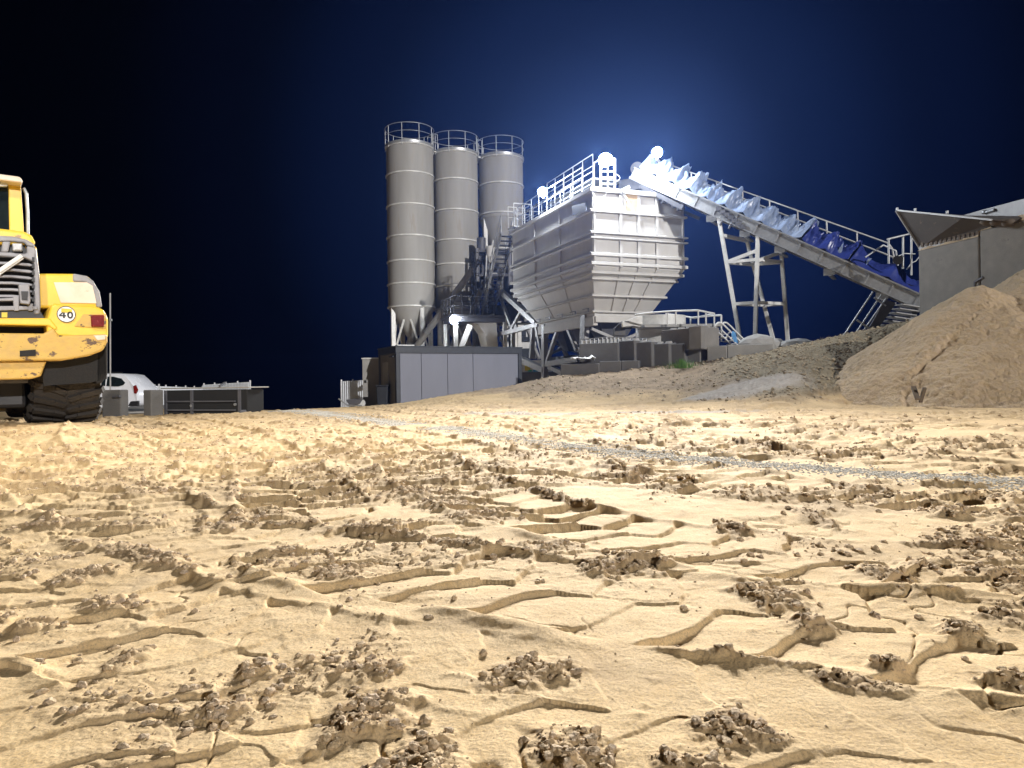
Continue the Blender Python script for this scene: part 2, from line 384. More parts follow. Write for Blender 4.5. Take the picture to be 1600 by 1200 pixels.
    lum = .020*np.clip(.62-a, 0, 1)*(ia > .35) + .011*np.clip(.66-b_, 0, 1)*(ib > .2) + .004*np.clip(.6-c_, 0, 1)
    lum += .006*np.clip(fbm(x*22, y*22, 4, .65), -.5, 1)
    h += crumb*lum*.95 + crumb*.003
    # ragged cracks in the smooth pads
    e = fbm(w1x*3.1+40, w1y*2.3, 3); ck = np.exp(-(e/.018)**2)*sst(.0, .3, perlin(x*1.5+70, y*1.5))
    h -= .006*ck*fine*(1-crumb)
    h += .0035*fbm(x*6, y*6, 4,.55)*fine + .0014*fbm(x*22, y*22, 3)*fine + .0006*perlin(x*110, y*110)*sst(6, 2, r)
    return h*(.25+.75*sst(34, 22, r)), crumb
# slopes of brown spoil on the right
def zones(x, y):
    a = x/np.maximum(y, .1); u = 800+FPX*a
    z = macro(x, y)
    n = fbm(x*.6, y*.6, 4)
    brown = sst(.10, .45, z+.25*n)*sst(13, 16, y)*sst(560, 660, u)*sst(60,50,y)
    olive = sst(1090, 1160, u+60*n)*brown
    pale = sst(1.0, .6, np.hypot((x-5.6)/2.1, (y-18.2)/1.5)+.45*n)
    pale = np.maximum(pale, .8*sst(1.0,.5,np.hypot((x-1.2)/4.2,(y-14.4)/.55)+.5*n))
    return brown, olive, pale
def ground_z(x, y):
    x = np.atleast_1d(np.asarray(x, float)); y = np.atleast_1d(np.asarray(y, float))
    h, c = sand_detail(x, y)
    br, ol, pa = zones(x, y)
    rough = br*(1-pa)
    z = macro(x, y) + h + rough*(.06*fbm(x*1.3, y*1.3, 3)+.05*fbm(x*4, y*4, 3)) 
    z += ol*.035*np.clip(fbm(x*9, y*9, 2, .6, True), 0, 1)
    return z, np.clip(c, 0, 1), br, ol, pa
def build_ground():
    # rows of a polar sheet: as dense as the eye needs near, reaching the horizon far
    f2 = 739.; v = []; r = .28
    while r < 400:
        v.append(r)
        if r < .7: dr = .03
        else:
            dv = .62 if r < 6 else .42
            dr = max(dv*r*r/(f2*CAMZ), .0016)
            if r > 10: dr = min(dr, .045 + (r-10)*.012)
            if r > 30: dr = .25+(r-30)*.05
            if r > 60: dr = r*.06
        r += dr
    rr = np.array(v+[400.])
    th = np.concatenate([np.linspace(-180,-60,25)[:-1], np.linspace(-60,-43,40)[:-1], np.linspace(-43,43,1040), np.linspace(43,60,40)[1:], np.linspace(60,180,25)[1:-1]])
    th = np.radians(th); nr, nc = len(rr), len(th)
    TH, RR = np.meshgrid(th, rr)
    X = (RR*np.sin(TH)).ravel(); Y = (RR*np.cos(TH)).ravel()
    Z, cr, br, ol, pa = ground_z(X, Y)
    V = np.stack([X, Y, Z], 1)
    V = np.vstack([V, [[0,0,0]]])
    idx = np.arange(nr*nc).reshape(nr, nc); nx = np.roll(idx, -1, axis=1)
    F = np.stack([idx[:-1], nx[:-1], nx[1:], idx[1:]], -1).reshape(-1, 4)[:, ::-1]
    T = np.stack([np.full(nc, nr*nc), nx[0], idx[0]], -1)[:, ::-1]
    me = bpy.data.meshes.new('ground')
    me.vertices.add(len(V)); me.vertices.foreach_set('co', V.ravel())
    nl = F.size+T.size; me.loops.add(nl); me.loops.foreach_set('vertex_index', np.concatenate([F.ravel(), T.ravel()]))
    me.polygons.add(len(F)+len(T))
    ls = np.concatenate([np.arange(len(F))*4, F.size+np.arange(len(T))*3]); me.polygons.foreach_set('loop_start', ls)
    me.polygons.foreach_set('use_smooth', np.ones(len(F)+len(T), bool))
    me.update(calc_edges=True); me.validate()
    at = me.color_attributes.new('zone', 'FLOAT_COLOR', 'POINT')
    col = np.zeros((len(V), 4)); col[:-1, 0] = br; col[:-1, 1] = ol; col[:-1, 2] = pa; col[:-1, 3] = cr
    at.data.foreach_set('color', col.ravel())
    o = bpy.data.objects.new('ground', me); C.objects.link(o); me.materials.append(sand_mat()); o['kind'] = 'structure'
    print('ground', len(V))
    return o
def sand_mat(name='sand', pile=False):
    m, nt, b = new_mat(name); L = nt.links.new
    tc = N(nt, 'ShaderNodeTexCoord')
    def noise(sc, det=6, ro=.6, stretch=None):
        n = N(nt, 'ShaderNodeTexNoise'); n.inputs['Scale'].default_value = sc; n.inputs['Detail'].default_value = det; n.inputs['Roughness'].default_value = ro
        L(tc.outputs['Object'], n.inputs['Vector']); return n
    def ramp(src, p0, p1, c0=(0,0,0), c1=(1,1,1)):
        r = N(nt, 'ShaderNodeValToRGB'); r.color_ramp.elements[0].position = p0; r.color_ramp.elements[1].position = p1
        r.color_ramp.elements[0].color = (*c0,1); r.color_ramp.elements[1].color = (*c1,1); L(src, r.inputs[0]); return r.outputs[0]
    def mix(f, a, c, mode='MIX', fv=None):
        mx = N(nt, 'ShaderNodeMix', data_type='RGBA', blend_type=mode)
        if f is None: mx.inputs[0].default_value = fv
        else: L(f, mx.inputs[0])
        for s_, k in ((a, 6), (c, 7)):
            if isinstance(s_, tuple): mx.inputs[k].default_value = (*s_, 1)
            else: L(s_, mx.inputs[k])
        return mx.outputs[2]
    n1 = noise(.7, 5); n2 = noise(9, 8, .7); n3 = noise(180, 3, .7)
    if pile:
        base = ramp(n1.outputs['Fac'], .35, .65, (.64,.49,.35), (.75,.60,.45))
    else:
        base = ramp(n1.outputs['Fac'], .32, .68, (.585,.395,.175), (.675,.485,.25))
    base = mix(ramp(n2.outputs['Fac'], .35, .7), base, (.72,.54,.305), fv=None)
    base = mix(ramp(n3.outputs['Fac'], .3, .55, (1,1,1), (0,0,0)), base, (.40,.29,.17))
    if not pile:
        va = N(nt, 'ShaderNodeVertexColor', layer_name='zone'); sp = N(nt, 'ShaderNodeSeparateColor'); L(va.outputs[0], sp.inputs[0])
        base = mix(ramp(noise(.9, 7, .68).outputs['Fac'], .50, .66), base, mix(None, base, (.36,.25,.13), fv=.5))
        base = mix(ramp(noise(3.7, 8, .7).outputs['Fac'], .56, .66), base, mix(None, base, (.36,.26,.15), fv=.38))
        br = ramp(noise(2.5, 8, .7).outputs['Fac'], .35, .68, (.19,.14,.09), (.34,.255,.165))
        olv = ramp(noise(5, 9, .75).outputs['Fac'], .36, .66, (.19,.155,.10), (.33,.275,.18))
        base = mix(va.outputs['Alpha'], base, mix(None, base, (.34,.235,.14), fv=.55))
        base = mix(sp.outputs[0], base, br); base = mix(sp.outputs[1], base, olv)
        base = mix(sp.outputs[2], base, ramp(noise(6, 6).outputs['Fac'], .3, .7, (.34,.29,.24), (.46,.41,.35)))
    L(base, b.inputs['Base Color'])
    b.inputs['Roughness'].default_value = .95; b.inputs['Specular IOR Level'].default_value = .2
    nb = noise(70 if pile else 90, 8, .75); nb2 = noise(14, 6, .7)
    ad = N(nt, 'ShaderNodeMath', operation='MULTIPLY_ADD'); L(nb2.outputs['Fac'], ad.inputs[0]); ad.inputs[1].default_value = 2.2 if pile else .6; L(nb.outputs['Fac'], ad.inputs[2])
    bp = N(nt, 'ShaderNodeBump'); bp.inputs['Strength'].default_value = .8 if pile else .55; bp.inputs['Distance'].default_value = .02 if pile else .006
    L(ad.outputs[0], bp.inputs['Height']); L(bp.outputs[0], b.inputs['Normal'])
    return m
def ico(sub=1):
    import bmesh
    bm = bmesh.new(); bmesh.ops.create_icosphere(bm, subdivisions=sub, radius=1)
    v = np.array([tuple(p.co) for p in bm.verts]); f = np.array([[q.index for q in k.verts] for k in bm.faces]); bm.free()
    return v, f
def scatter_mesh(name, X, Y, S, matl, sub=1, sink=.35, squash=(.55,.95), jit=.28, smooth=False, zfun=None):
    """one sheet of small lumps lying on the ground"""
    v0, f0 = ico(sub); n = len(X); k = len(v0)
    Z = (ground_z(X, Y)[0] if zfun is None else zfun(X, Y))
    a = rng.uniform(0, 2*np.pi, n); ca, sa = np.cos(a), np.sin(a)
    V = np.repeat(v0[None], n, 0)
    V = V*(1+rng.uniform(-jit, jit, (n, k, 1)))
    V = V*rng.uniform(.7, 1.25, (n, 1, 3))
    V[:, :, 2] *= rng.uniform(*squash, (n, 1))
    x = V[:,:,0]*ca[:,None]-V[:,:,1]*sa[:,None]; y = V[:,:,0]*sa[:,None]+V[:,:,1]*ca[:,None]
    V = np.stack([x, y, V[:,:,2]], -1)*S[:,None,None]
    V += np.stack([X, Y, Z+S*(1-2*sink)*.5], 1)[:,None,:]
    F = (f0[None]+np.arange(n)[:,None,None]*k).reshape(-1, 3)
    me = bpy.data.meshes.new(name); me.vertices.add(n*k); me.vertices.foreach_set('co', V.ravel())
    me.loops.add(F.size); me.loops.foreach_set('vertex_index', F.ravel()); me.polygons.add(len(F))
    me.polygons.foreach_set('loop_start', np.arange(len(F))*3); me.polygons.foreach_set('use_smooth', np.full(len(F), smooth))
    me.update(calc_edges=True); me.materials.append(matl)
    o = bpy.data.objects.new(name, me); C.objects.link(o); o['kind'] = 'stuff'; return o
ground = build_ground()
# gravel strewn along a curved band
n = 46000
S_ = np.array(BAND); seg = np.hypot(*np.diff(S_, axis=0).T); cum = np.concatenate([[0], np.cumsum(seg)])
t = rng.uniform(0, 1, n)**.8*cum[-1]
t = cum[-1]-t
bx = np.interp(t, cum, S_[:,0]); by = np.interp(t, cum, S_[:,1])
dx = np.gradient(S_[:,0], cum); dy = np.gradient(S_[:,1], cum)
tx = np.interp(t, cum, dx); ty = np.interp(t, cum, dy); q = np.hypot(tx, ty)
off = rng.normal(0, 1, n)*.115*(1+.05*by) + .08*perlin(bx*1.4, by*1.4)
keep = (by > 2) & (perlin(bx*1.1+5, by*1.1) > -.52)
X = (bx-ty/q*off)[keep]; Y = (by+tx/q*off)[keep]
sz = rng.uniform(.004, .0105, len(X))*(1+np.clip(Y-6,0,12)*.03)
M['gravel'] = mat('grey_gravel', (.70,.67,.60), .85, 0, (.44,.42,.38), 14, .9, 0, spec=.05)
scatter_mesh('gravel', X, Y, sz, M['gravel'], 1, .35, (.35,.65))
tag(bpy.data.objects['gravel'], 'loose strip of grey gravel curving across the tyre-marked sand', 'gravel')
# crumbs and clods of torn soil
n = 100000
rad = np.exp(rng.uniform(np.log(.8), np.log(16), n)); ang = rng.uniform(-R(42), R(42), n)
X = rad*np.sin(ang); Y = rad*np.cos(ang); _, cr, *_ = ground_z(X, Y)
keep = rng.random(n) < np.clip(cr*1.0, .006, 1)*np.clip(4.5/rad, .22, 1)
X, Y, rad, cr = X[keep], Y[keep], rad[keep], cr[keep]
sz = .00118*np.exp(rng.exponential(.8, len(X)))*np.clip(rad*.42, .6, 3.0)*np.where(cr > .3, 1.2, .7); sz = np.minimum(sz, .008+.0016*rad)
M['clod'] = sand_mat('clod_soil', True)
scatter_mesh('soil_crumbs', X, Y, sz, M['clod'], 2, .34, (.5,1.0), .24, False)
tag(bpy.data.objects['soil_crumbs'], 'crumbs and clods of torn damp sand along the tyre prints', 'soil')

# stones and lumps in the brown spoil slope
n = 30000
u_ = rng.uniform(820, 1480, n); Y = rng.uniform(14.5, 28.5, n); X = (u_-800)/FPX*Y
br, ol, pa = zones(X, Y); keep = rng.random(n) < np.clip(.25*br+.75*ol, 0, 1)*(1-pa)
X, Y = X[keep], Y[keep]
sz = .010*np.exp(rng.exponential(.5, len(X))); sz = np.minimum(sz, .06)
M['stone'] = mat('spoil_stone', (.44,.37,.26), .9, 0, (.26,.21,.14), 4, .9, 0, coords='Object')
scatter_mesh('spoil_stones', X, Y, sz, M['stone'], 1, .3, (.5,.9))
tag(bpy.data.objects['spoil_stones'], 'small stones and lumps in the brown spoil slope below the plant', 'stones')
# ------------------------------------------------------------------ piles and the plant
def gz(x, y): return float(macro(np.array([float(x)]), np.array([float(y)]))[0])
PK = P(1527, 447, 18.5); PK2 = P(1650, 408, 18.9)
W0 = P(1434, 392, 24.0); W1 = P(1600, 352, 20.2)           # top line of the block wall
wd = Vector((W1.x-W0.x, W1.y-W0.y, 0)).normalized(); wn = Vector((-wd.y, wd.x, 0))
if wn.x > 0: wn = -wn                                        # points to the yard (left)
def pile():
    nx, ny = 760, 560
    xs = np.linspace(5.5, 19, nx); ys = np.linspace(12.5, 24.5, ny)
    X, Y = np.meshgrid(xs, ys); X = X.ravel(); Y = Y.ravel()
    g = ground_z(X, Y)[0]
    wx = X+.25*fbm(X*.7, Y*.7, 3); wy = Y+.25*fbm(X*.7+9, Y*.7, 3)
    s = math.tan(R(33.5))
    d1 = np.hypot(wx-PK.x, wy-PK.y); d2 = np.hypot(wx-PK2.x, wy-PK2.y)
    z1 = PK.z - s*(np.sqrt(d1*d1+.05)-.22); z2 = PK2.z - s*(np.sqrt(d2*d2+.3)-.5)
    # the right body was dug back a little, leaving a small scarp running down from the peak
    a0 = onplane(1412, 548, (0,16.3,0), (0,1,0)); a1 = onplane(1440, 634, (0,14.5,0), (0,1,0))
    ln = spline([(PK.x+.1, PK.y+.3), (PK.x-.35, PK.y-.9), (a0.x, a0.y), (a1.x, a1.y), (a1.x+.1, a1.y-2)])
    so, to = along(X+.12*fbm(X*2.2, Y*2.2, 3), Y, ln)
    right = sst(-.04, .14, -to)*sst(-.3,.3,fbm(X*1.5,Y*1.5,2)+.15)
    cut = np.minimum(.11, .03+.02*so)*right*np.exp(-np.abs(to)/1.3)
    z = np.maximum(z1-cut, z2)
    z += .035*fbm(X*1.5, Y*1.5, 4)+.035*fbm(X*5, Y*5, 4, .6)*(1+.0*X)
    lump, _ = worley(X*5, Y*5); z += .018*fbm(X*14+Y*6, Y*5, 4, .7)+.012*fbm(X*26, Y*26, 3, .7); z += .045*np.clip(.6-lump, 0, 1)*sst(-.1,.3,perlin(X*.8,Y*.8))
    z += .05*np.exp(-(to/.12)**2)*fbm(X*9, Y*9, 3)
    wd_ = (X-W0.x)*wn.x+(Y-W0.y)*wn.y
    z = np.where(wd_ < -.15, g-.6, z)
    under = z < g-.12; z = np.where(under, g-.12, z)
    idx = np.arange(nx*ny).reshape(ny, nx)
    F = np.stack([idx[:-1,:-1], idx[:-1,1:], idx[1:,1:], idx[1:,:-1]], -1).reshape(-1,4)
    F = F[~under[F].all(1)]
    used = np.unique(F); rm = np.full(nx*ny, -1); rm[used] = np.arange(len(used)); F = rm[F]
    V = np.stack([X, Y, z], 1)[used]
    b0 = np.array([PK.x, PK.y, 0.]); V = V-b0
    me = bpy.data.meshes.new('sand_pile'); me.vertices.add(len(V)); me.vertices.foreach_set('co', V.ravel())
    me.loops.add(F.size); me.loops.foreach_set('vertex_index', F.ravel()); me.polygons.add(len(F)); me.polygons.foreach_set('loop_start', np.arange(len(F))*4)
    me.polygons.foreach_set('use_smooth', np.ones(len(F), bool)); me.update(calc_edges=True)
    me.materials.append(sand_mat('pile_sand', True))
    o = bpy.data.objects.new('sand_pile', me); C.objects.link(o); o.location = b0
    tag(o, 'tall heap of loose pale sand leaning on the concrete block wall', 'sand pile')
pile()
# planks half buried at the foot of the scarp
for k, (ua, va, ub, vb, w) in enumerate([(1427,604,1434,624,.09),(1438,628,1445,606,.07)]):
    a = P(ua, va, 14.75-.05*k); b_ = P(ub, vb, 14.55-.05*k)
    o = MB().beam(a, b_, w, .05).build('plank', M['wood'], bevel=.008)
    tag(o, ['dark weathered plank tipped left at the foot of the sand heap', 'dark weathered plank leaning right at the foot of the sand heap'][k], 'plank', 'planks at the foot of the sand heap')

# --- silos
def silo(x, y, ztop, zcyl, zcone, rings, Rr, label, base_z, zfloor=None, first=True):
    t = thing('cement_silo', label, 'silo', (x, y, base_z), 0, 'cement silos')
    c = (x, y, 0)
    MB().lathe(c, [(0,ztop+.34),(Rr*.55,ztop+.33),(Rr*.93,ztop+.24),(Rr,ztop+.1),(Rr,zcyl)], 64).build('silo_shell', M['silo'], t)
    for z in rings: MB().lathe(c, [(Rr,z+.05),(Rr+.055,z+.04),(Rr+.06,z-.04),(Rr,z-.06)], 64).build('ring_band', M['silo_ring'], t)
    cone = MB().lathe(c, [(Rr,zcyl),(Rr-.02,zcyl-.05),(.32,zcone),(.30,zcone-.35)], 64)
    cone.build('discharge_cone', M['silo'], t)
    MB().lathe(c, [(.34,zcone-.33),(.36,zcone-.36),(.36,zcone-.6),(.2,zcone-.95),(.18,zcone-1.3),(0,zcone-1.3)], 20).build('outlet_valve', M['galv'], t)
    # legs and their bracing
    A = [R(a) for a in (35, 125, 215, 305)]
    top = zcyl-.02; L = [Vector((x+(Rr-.16)*math.cos(a), y+(Rr-.16)*math.sin(a), 0)) for a in A]
    zb = zfloor if zfloor is not None else base_z-.6
    for p in L: MB().beam((p.x,p.y,zb), (p.x,p.y,top), .26, .26).build('leg', M['silo_ring'], t, bevel=.02)
    zm = zb + (top-zb)*.52 if zcyl < 8 else zb+(top-zb)*.7
    br = MB()
    for p, q in zip(L, L[1:]+L[:1]):
        br.beam((p.x,p.y,zm),(q.x,q.y,zm),.14)
        mid = (p+q)/2
        br.beam((p.x,p.y,zm+.1),(mid.x,mid.y,top-.05),.1); br.beam((q.x,q.y,zm+.1),(mid.x,mid.y,top-.05),.1)
        br.beam((p.x,p.y,zm-.1),(q.x,q.y,zb+.3),.09)
    br.build('bracing', M['silo_ring'], t)
    # guard rail round the roof
    g = MB(); n = 40; rr = Rr+.06
    for zz, r_ in ((ztop+1.2,.024),(ztop+.72,.018)):
        pts = [Vector((x+rr*math.cos(2*math.pi*k/n), y+rr*math.sin(2*math.pi*k/n), zz)) for k in range(n+1)]
        g.path(pts, r_, 5)
    for k in range(9):
        a = 2*math.pi*k/9+.35; px, py = x+rr*math.cos(a), y+rr*math.sin(a); g.tube((px,py,ztop-.12),(px,py,ztop+1.2),.026,5)
    g.lathe(c, [(rr+.02,ztop+.02),(rr+.02,ztop+.16)], 64); 
    g.build('guard_rail', M['galv'], t)
    return t
yS = 46.0; Rs = 1.45
sx = P(641, 300, yS).x
zt = P(641, 222, yS-Rs).z
def zs(v): return P(641, v, yS-Rs).z
RG = [zs(267), zs(317), zs(366), zs(405), zs(441)]
zc = zs(478); ZB = -.1
s1 = silo(sx, yS, zt, zc, P(641,527,yS).z, [zt]+RG+[zc+.03], Rs, 'leftmost of the three tall grey cement silos, nearest and standing clear', ZB, zfloor=-1.0)
s2 = copy_tree(s1); s2p = Vector((P(711.5,300,47.6).x, 47.6, ZB)); s2.location = s2p
s2['label'] = 'middle one of the three tall grey cement silos, behind the slanting screw tube'
s3p = P(783, 300, 48.6)
silo(s3p.x, 48.6, zt+.0, 11.35, 7.4, [zt, RG[0], RG[1]+.02, 9.3], Rs, 'cement silo nearest the hopper, its cone starting high on the tower', ZB, zfloor=-.5)
def bridge(ax, ay, bx, by, z, label):
    d = Vector((bx-ax, by-ay, 0)); d.normalize(); a = Vector((ax,ay,z))+d*(Rs*.96); b_ = Vector((bx,by,z))-d*(Rs*.96); n_ = Vector((-d.y,d.x,0))
    t = thing('silo_bridge', label, 'walkway', (a+b_)/2, 0, 'walkways between the silo tops')
    MB().beam(a,b_,.75,.07).build('deck', M['silo_ring'], t)
    g = MB()
    for s_ in (-.36,.36):
        for zz in (.55,1.1): g.tube(a+n_*s_+Vector((0,0,zz)), b_+n_*s_+Vector((0,0,zz)), .022, 5)
        for e in (a,b_): g.tube(e+n_*s_, e+n_*s_+Vector((0,0,1.1)), .024, 5)
    g.build('guard_rail', M['galv'], t)
bridge(sx, yS, s2p.x, s2p.y, zt+.02, 'small railed walkway joining the left and middle silo tops')
bridge(s2p.x, s2p.y, s3p.x, 48.6, zt+.02, 'small railed walkway joining the middle and right silo tops')

# --- aggregate hopper
HA = R(21.0); C1 = P(925, 294, 30.0); RX = Vector((math.cos(HA), math.sin(HA), 0)); BY = Vector((-math.sin(HA), math.cos(HA), 0))
def zh(v): return P(925, v, 30.0).z
H0 = Vector((C1.x, C1.y, 0))
def H(X, Y, Z): return H0 + RX*X + BY*Y + Vector((0,0,Z))
WX, WY = 4.35, 9.0
ZT = zh(294); ZK = zh(416); ZBt = zh(482); ZSk = zh(489)
IA, IB = .78, 1.45
hop = thing('aggregate_hopper', 'huge ribbed off white aggregate hopper on a lattice steel frame', 'hopper', H(WX/2, WY/2, gz(5,33)), HA)
b_ = MB()
def ring4(ix, iy, z): return [H(ix,iy,z),H(WX-ix,iy,z),H(WX-ix,WY-iy,z),H(ix,WY-iy,z)]
t4 = ring4(0,0,ZT); k4 = ring4(0,0,ZK); q4 = ring4(IA,IB,ZBt); r4 = ring4(IA,IB,ZSk)
i4 = ring4(.05,.05,ZT); j4 = ring4(.05,.05,ZK); l4 = ring4(IA+.05,IB+.05,ZBt)
def quads(A, B, rev=False):
    for k in range(4):
        f = [A[k],A[(k+1)%4],B[(k+1)%4],B[k]]
        b_.add(f if not rev else f[::-1], [(3,2,1,0)])
quads(t4,k4); quads(k4,q4); quads(q4,r4); quads(i4,t4); quads(j4,i4); quads(l4,j4)
b_.add(l4, [(0,1,2,3)])
b_.build('hopper_shell', M['hop'], hop)
def inset(z):
    if z >= ZK: return 0., 0.
    f = min(1, (ZK-z)/(ZK-ZBt)); return IA*f, IB*f
def hrib(z, d=.11, h=.09):
    a, c = inset(z); m = MB()
    p = [(a,c),(WX-a,c),(WX-a,WY-c),(a,WY-c)]
    for (x0,y0),(x1,y1) in zip(p, p[1:]+p[:1]):
        ex = 1 if x1 != x0 else 0; sx_ = np.sign(x1-x0); sy_ = np.sign(y1-y0)
        A = H(x0-sx_*d, y0-sy_*d, z); B = H(x1+sx_*d, y1+sy_*d, z)
        nrm = (RX*sy_ - BY*sx_)       # outward
        q = [A, B, B+nrm*d, A+nrm*d]
        if sy_ != 0: q = [A+BY*sy_*d*1.02, B-BY*sy_*d*1.02, B-BY*sy_*d*1.02+nrm*d, A+BY*sy_*d*1.02+nrm*d]
        lo = [w-Vector((0,0,h/2)) for w in q]; hi = [w+Vector((0,0,h/2)) for w in q]
        hi = [w+Vector((0,0,-.02 if i > 1 else .03)) for i, w in enumerate(hi)]
        m.prism(lo, (0,0,.0001)) if False else m.hexa(lo+hi)
    return m
for z, d, h in [(ZT-.06,.14,.16),(zh(329),.12,.10),(zh(363),.14,.07),(zh(371),.14,.07),(zh(397),.13,.12),(zh(411),.12,.13),(zh(424),.13,.12),(zh(433),.10,.08),(zh(457),.13,.09),(zh(481),.12,.07)]:
    hrib(z, d, h).build('rib', M['hop'], hop)
def vrib_front(X):
    v_ = MB()
    for z0, z1 in ((ZT-.15, zh(361)),(zh(374),ZK)): v_.beam(H(X,-.05,z0), H(X,-.05,z1), .075, .12, up=RX)
    a = X; s_ = (WX/2-X)/(WX/2)
    v_.beam(H(X,-.02,ZK), H(X+IA*s_,IB-.04,ZBt), .06, .07, up=RX); v_.build('stiffener', M['hop'], hop)
for X in (1.27, 2.12, 3.0): vrib_front(X)
for X in (.06, WX-.06): MB().beam(H(X,-.03,ZT-.15), H(X,-.03,ZK), .08, .07, up=RX).build('stiffener', M['hop'], hop)
for Y in (3.1, 6.0):
    v_ = MB(); v_.beam(H(-.03,Y,ZT-.15), H(-.03,Y,ZK), .06, .06, up=BY)
    s_ = (WY/2-Y)/(WY/2); v_.beam(H(0,Y,ZK), H(IA,Y+IB*s_,ZBt), .05, .05, up=BY); v_.build('stiffener', M['hop'], hop)
# handles of the gates on the left slope
for Y in (1.7, 3.0, 4.4, 5.8, 7.0):
    zz = zh(474); a, c = inset(zz)
    p = H(a-.06, Y, zz-.02); MB().beam(p, p+BY*.55, .03, .03).beam(p, p+Vector((0,0,-.14)), .035, .035).build('gate_handle', M['dsteel'], hop)
# walkway round the hopper top with its hand rails
dk = MB()
dk.box(H(-.0+.35, WY/2, ZT+.05), (.7, WY, .06), rz=HA); dk.box(H(WX/2, .38, ZT+.06), (WX, .7, .06), rz=HA)
dk.build('walkway_deck', M['galv'], hop)
def rails(m, A, B, n, h=1.05, mid=True, r=.024, toe=True):
    A = Vector(A); B = Vector(B); up = Vector((0,0,1))
    m.tube(A+up*h, B+up*h, r, 6)
    if mid: m.tube(A+up*h*.52, B+up*h*.52, r*.8, 6)
    for k in range(n+1):
        p = A.lerp(B, k/n); m.tube(p, p+up*h, r, 6)
    return m
g = MB(); rails(g, H(.02,0.9,ZT+.05), H(.02,WY-.7,ZT+.05), 8); rails(g, H(.7,1.2,ZT+.05), H(.7,WY,ZT+.05), 7)
rails(g, H(2.6,WY*.98,ZT+.05), H(.05,WY*.98,ZT+.05), 3)
# upper rails and a raised stand near the front
rails(g, H(1.2,2.2,ZT+1.1), H(1.2,7.2,ZT+1.1), 5)
g.build('guard_rail', M['galv'], hop)
st = MB()
for X, Y in ((1.2,2.2),(1.2,7.2),(2.6,2.2),(2.6,7.2)): st.beam(H(X,Y,ZT-.2), H(X,Y,ZT+1.1), .08)
st.box(H(1.9,4.7,ZT+1.08), (1.5,5.1,.06), rz=HA); st.build('raised_deck', M['galv'], hop)
# mesh guard plate hung near the front left
pm = MB(); a0 = onplane(893,322,H(-.16,0,0),RX); a1 = onplane(914,316,H(-.16,0,0),RX); a2 = onplane(916,329,H(-.16,0,0),RX); a3 = onplane(895,337,H(-.16,0,0),RX)
pm.prism([a0,a1,a2,a3], RX*.03); 
pm.build('mesh_plate', M['dsteel'], hop)
# ladder cage at the front corner carrying the middle lamp
ld = MB()
pl = [onplane(u,v,H(0,.1,0),BY) for u,v in ((938.5,293),(938.5,248),(960.5,293),(960.5,248))]
ld.beam(pl[0], pl[1], .07); ld.beam(pl[2], pl[3], .07)
for f in (.12,.34,.56,.80,1.0): ld.beam(pl[0].lerp(pl[1],f), pl[2].lerp(pl[3],f), .06)
back = BY*.6
ld.beam(pl[0]+back, pl[1]+back, .05); ld.beam(pl[2]+back, pl[3]+back, .05); ld.beam(pl[1], pl[1]+back, .05); ld.beam(pl[3], pl[3]+back, .05)
ld.build('lamp_ladder', M['white'], hop)
cb = MB(); pts = []
for k in range(15):
    a = math.pi*(k/14); pts.append(onplane(925+ 5.5*1-11*math.cos(a)+6, 300+9*math.sin(a), H(0,-.2,0), BY))
cb.path(pts, .015, 5); cb.build('lamp_cable', M['white'], hop); cb = MB()
pts = [onplane(963+5.5*math.sin(math.pi*k/10), 272+ 12*k/10, H(0,0,0), BY) for k in range(11)]; cb.path(pts, .014, 5)
cb.build('lamp_cable', M['white'], hop)
cr_ = MB(); p = [onplane(u,v,H(0,-.25,0),BY) for u,v in ((973,300),(992,334),(978,299),(997,330))]
cr_.beam(p[0],p[1],.06); cr_.beam(onplane(971,298,H(0,-.3,0),BY), onplane(983,292,H(0,-.3,0),BY), .13); cr_.build('strut', M['white'], hop)
tb = onplane(988,318,H(0,-.06,0),BY)
MB().box(tb+BY*.0, (.55,.04,.75), rz=HA).build('timber_board', M['tan'], hop)
# lattice frame
FL = H(IA+.05,0,0); FR = H(WX-IA-.05,0,0)
def fr(m, u0,v0,u1,v1,w,plane=None,d=None):
    pl_ = FL if plane is None else plane; n_ = RX
    m.beam(onplane(u0,v0,pl_,n_), onplane(u1,v1,pl_,n_), w, d or w, up=RX); return m
f = MB(); 
f.beam(H(IA+.05,IB,ZSk-.18), H(IA+.05,WY-IB,ZSk-.18), .22, .4); f.beam(H(WX-IA-.05,IB,ZSk-.18), H(WX-IA-.05,WY-IB,ZSk-.18), .22, .36)
f.beam(H(IA,IB,ZSk-.12), H(WX-IA,IB,ZSk-.12), .24, .26); f.beam(H(IA,WY-IB,ZSk-.15), H(WX-IA,WY-IB,ZSk-.15), .22, .3)
f.build('main_beam', M['hop'], hop, bevel=.02)
legsL = [(851,507,851,590,.34),(914,489,912,560,.5)]
for a in legsL: fr(MB(), *a[:4], a[4], None, .24).build('leg', M['steel'], hop, bevel=.02)
for Y in (IB+.2, 4.6, WY-IB-.2):
    MB().beam(H(WX-IA-.05,Y,ZSk-.3), H(WX-IA-.05,Y,.2), .28, .24, up=RX).build('leg', M['steel'], hop, bevel=.02)
f = MB()
for a in ((874,508,854,568,.17),(884,505,902,548,.17),(783,455,838,505,.26),(781,463,799,510,.15),(813.5,487,801,512,.15),(779,523,842,507,.22),(801.5,508,801.5,548,.2),
          (833,512,830,560,.2),(838,510,851,572,.17),(855,569,905,561,.25),(812,561,851,578,.3),(858,573,884,585,.2)): fr(f, *a)
for a in ((864,504,888,563,.18),(800,470,822,500,.2),(790,510,812,470,.14),(822,505,836,560,.14),(818,500,842,560,.16),(872,545,905,520,.1)): fr(f, *a, FR)
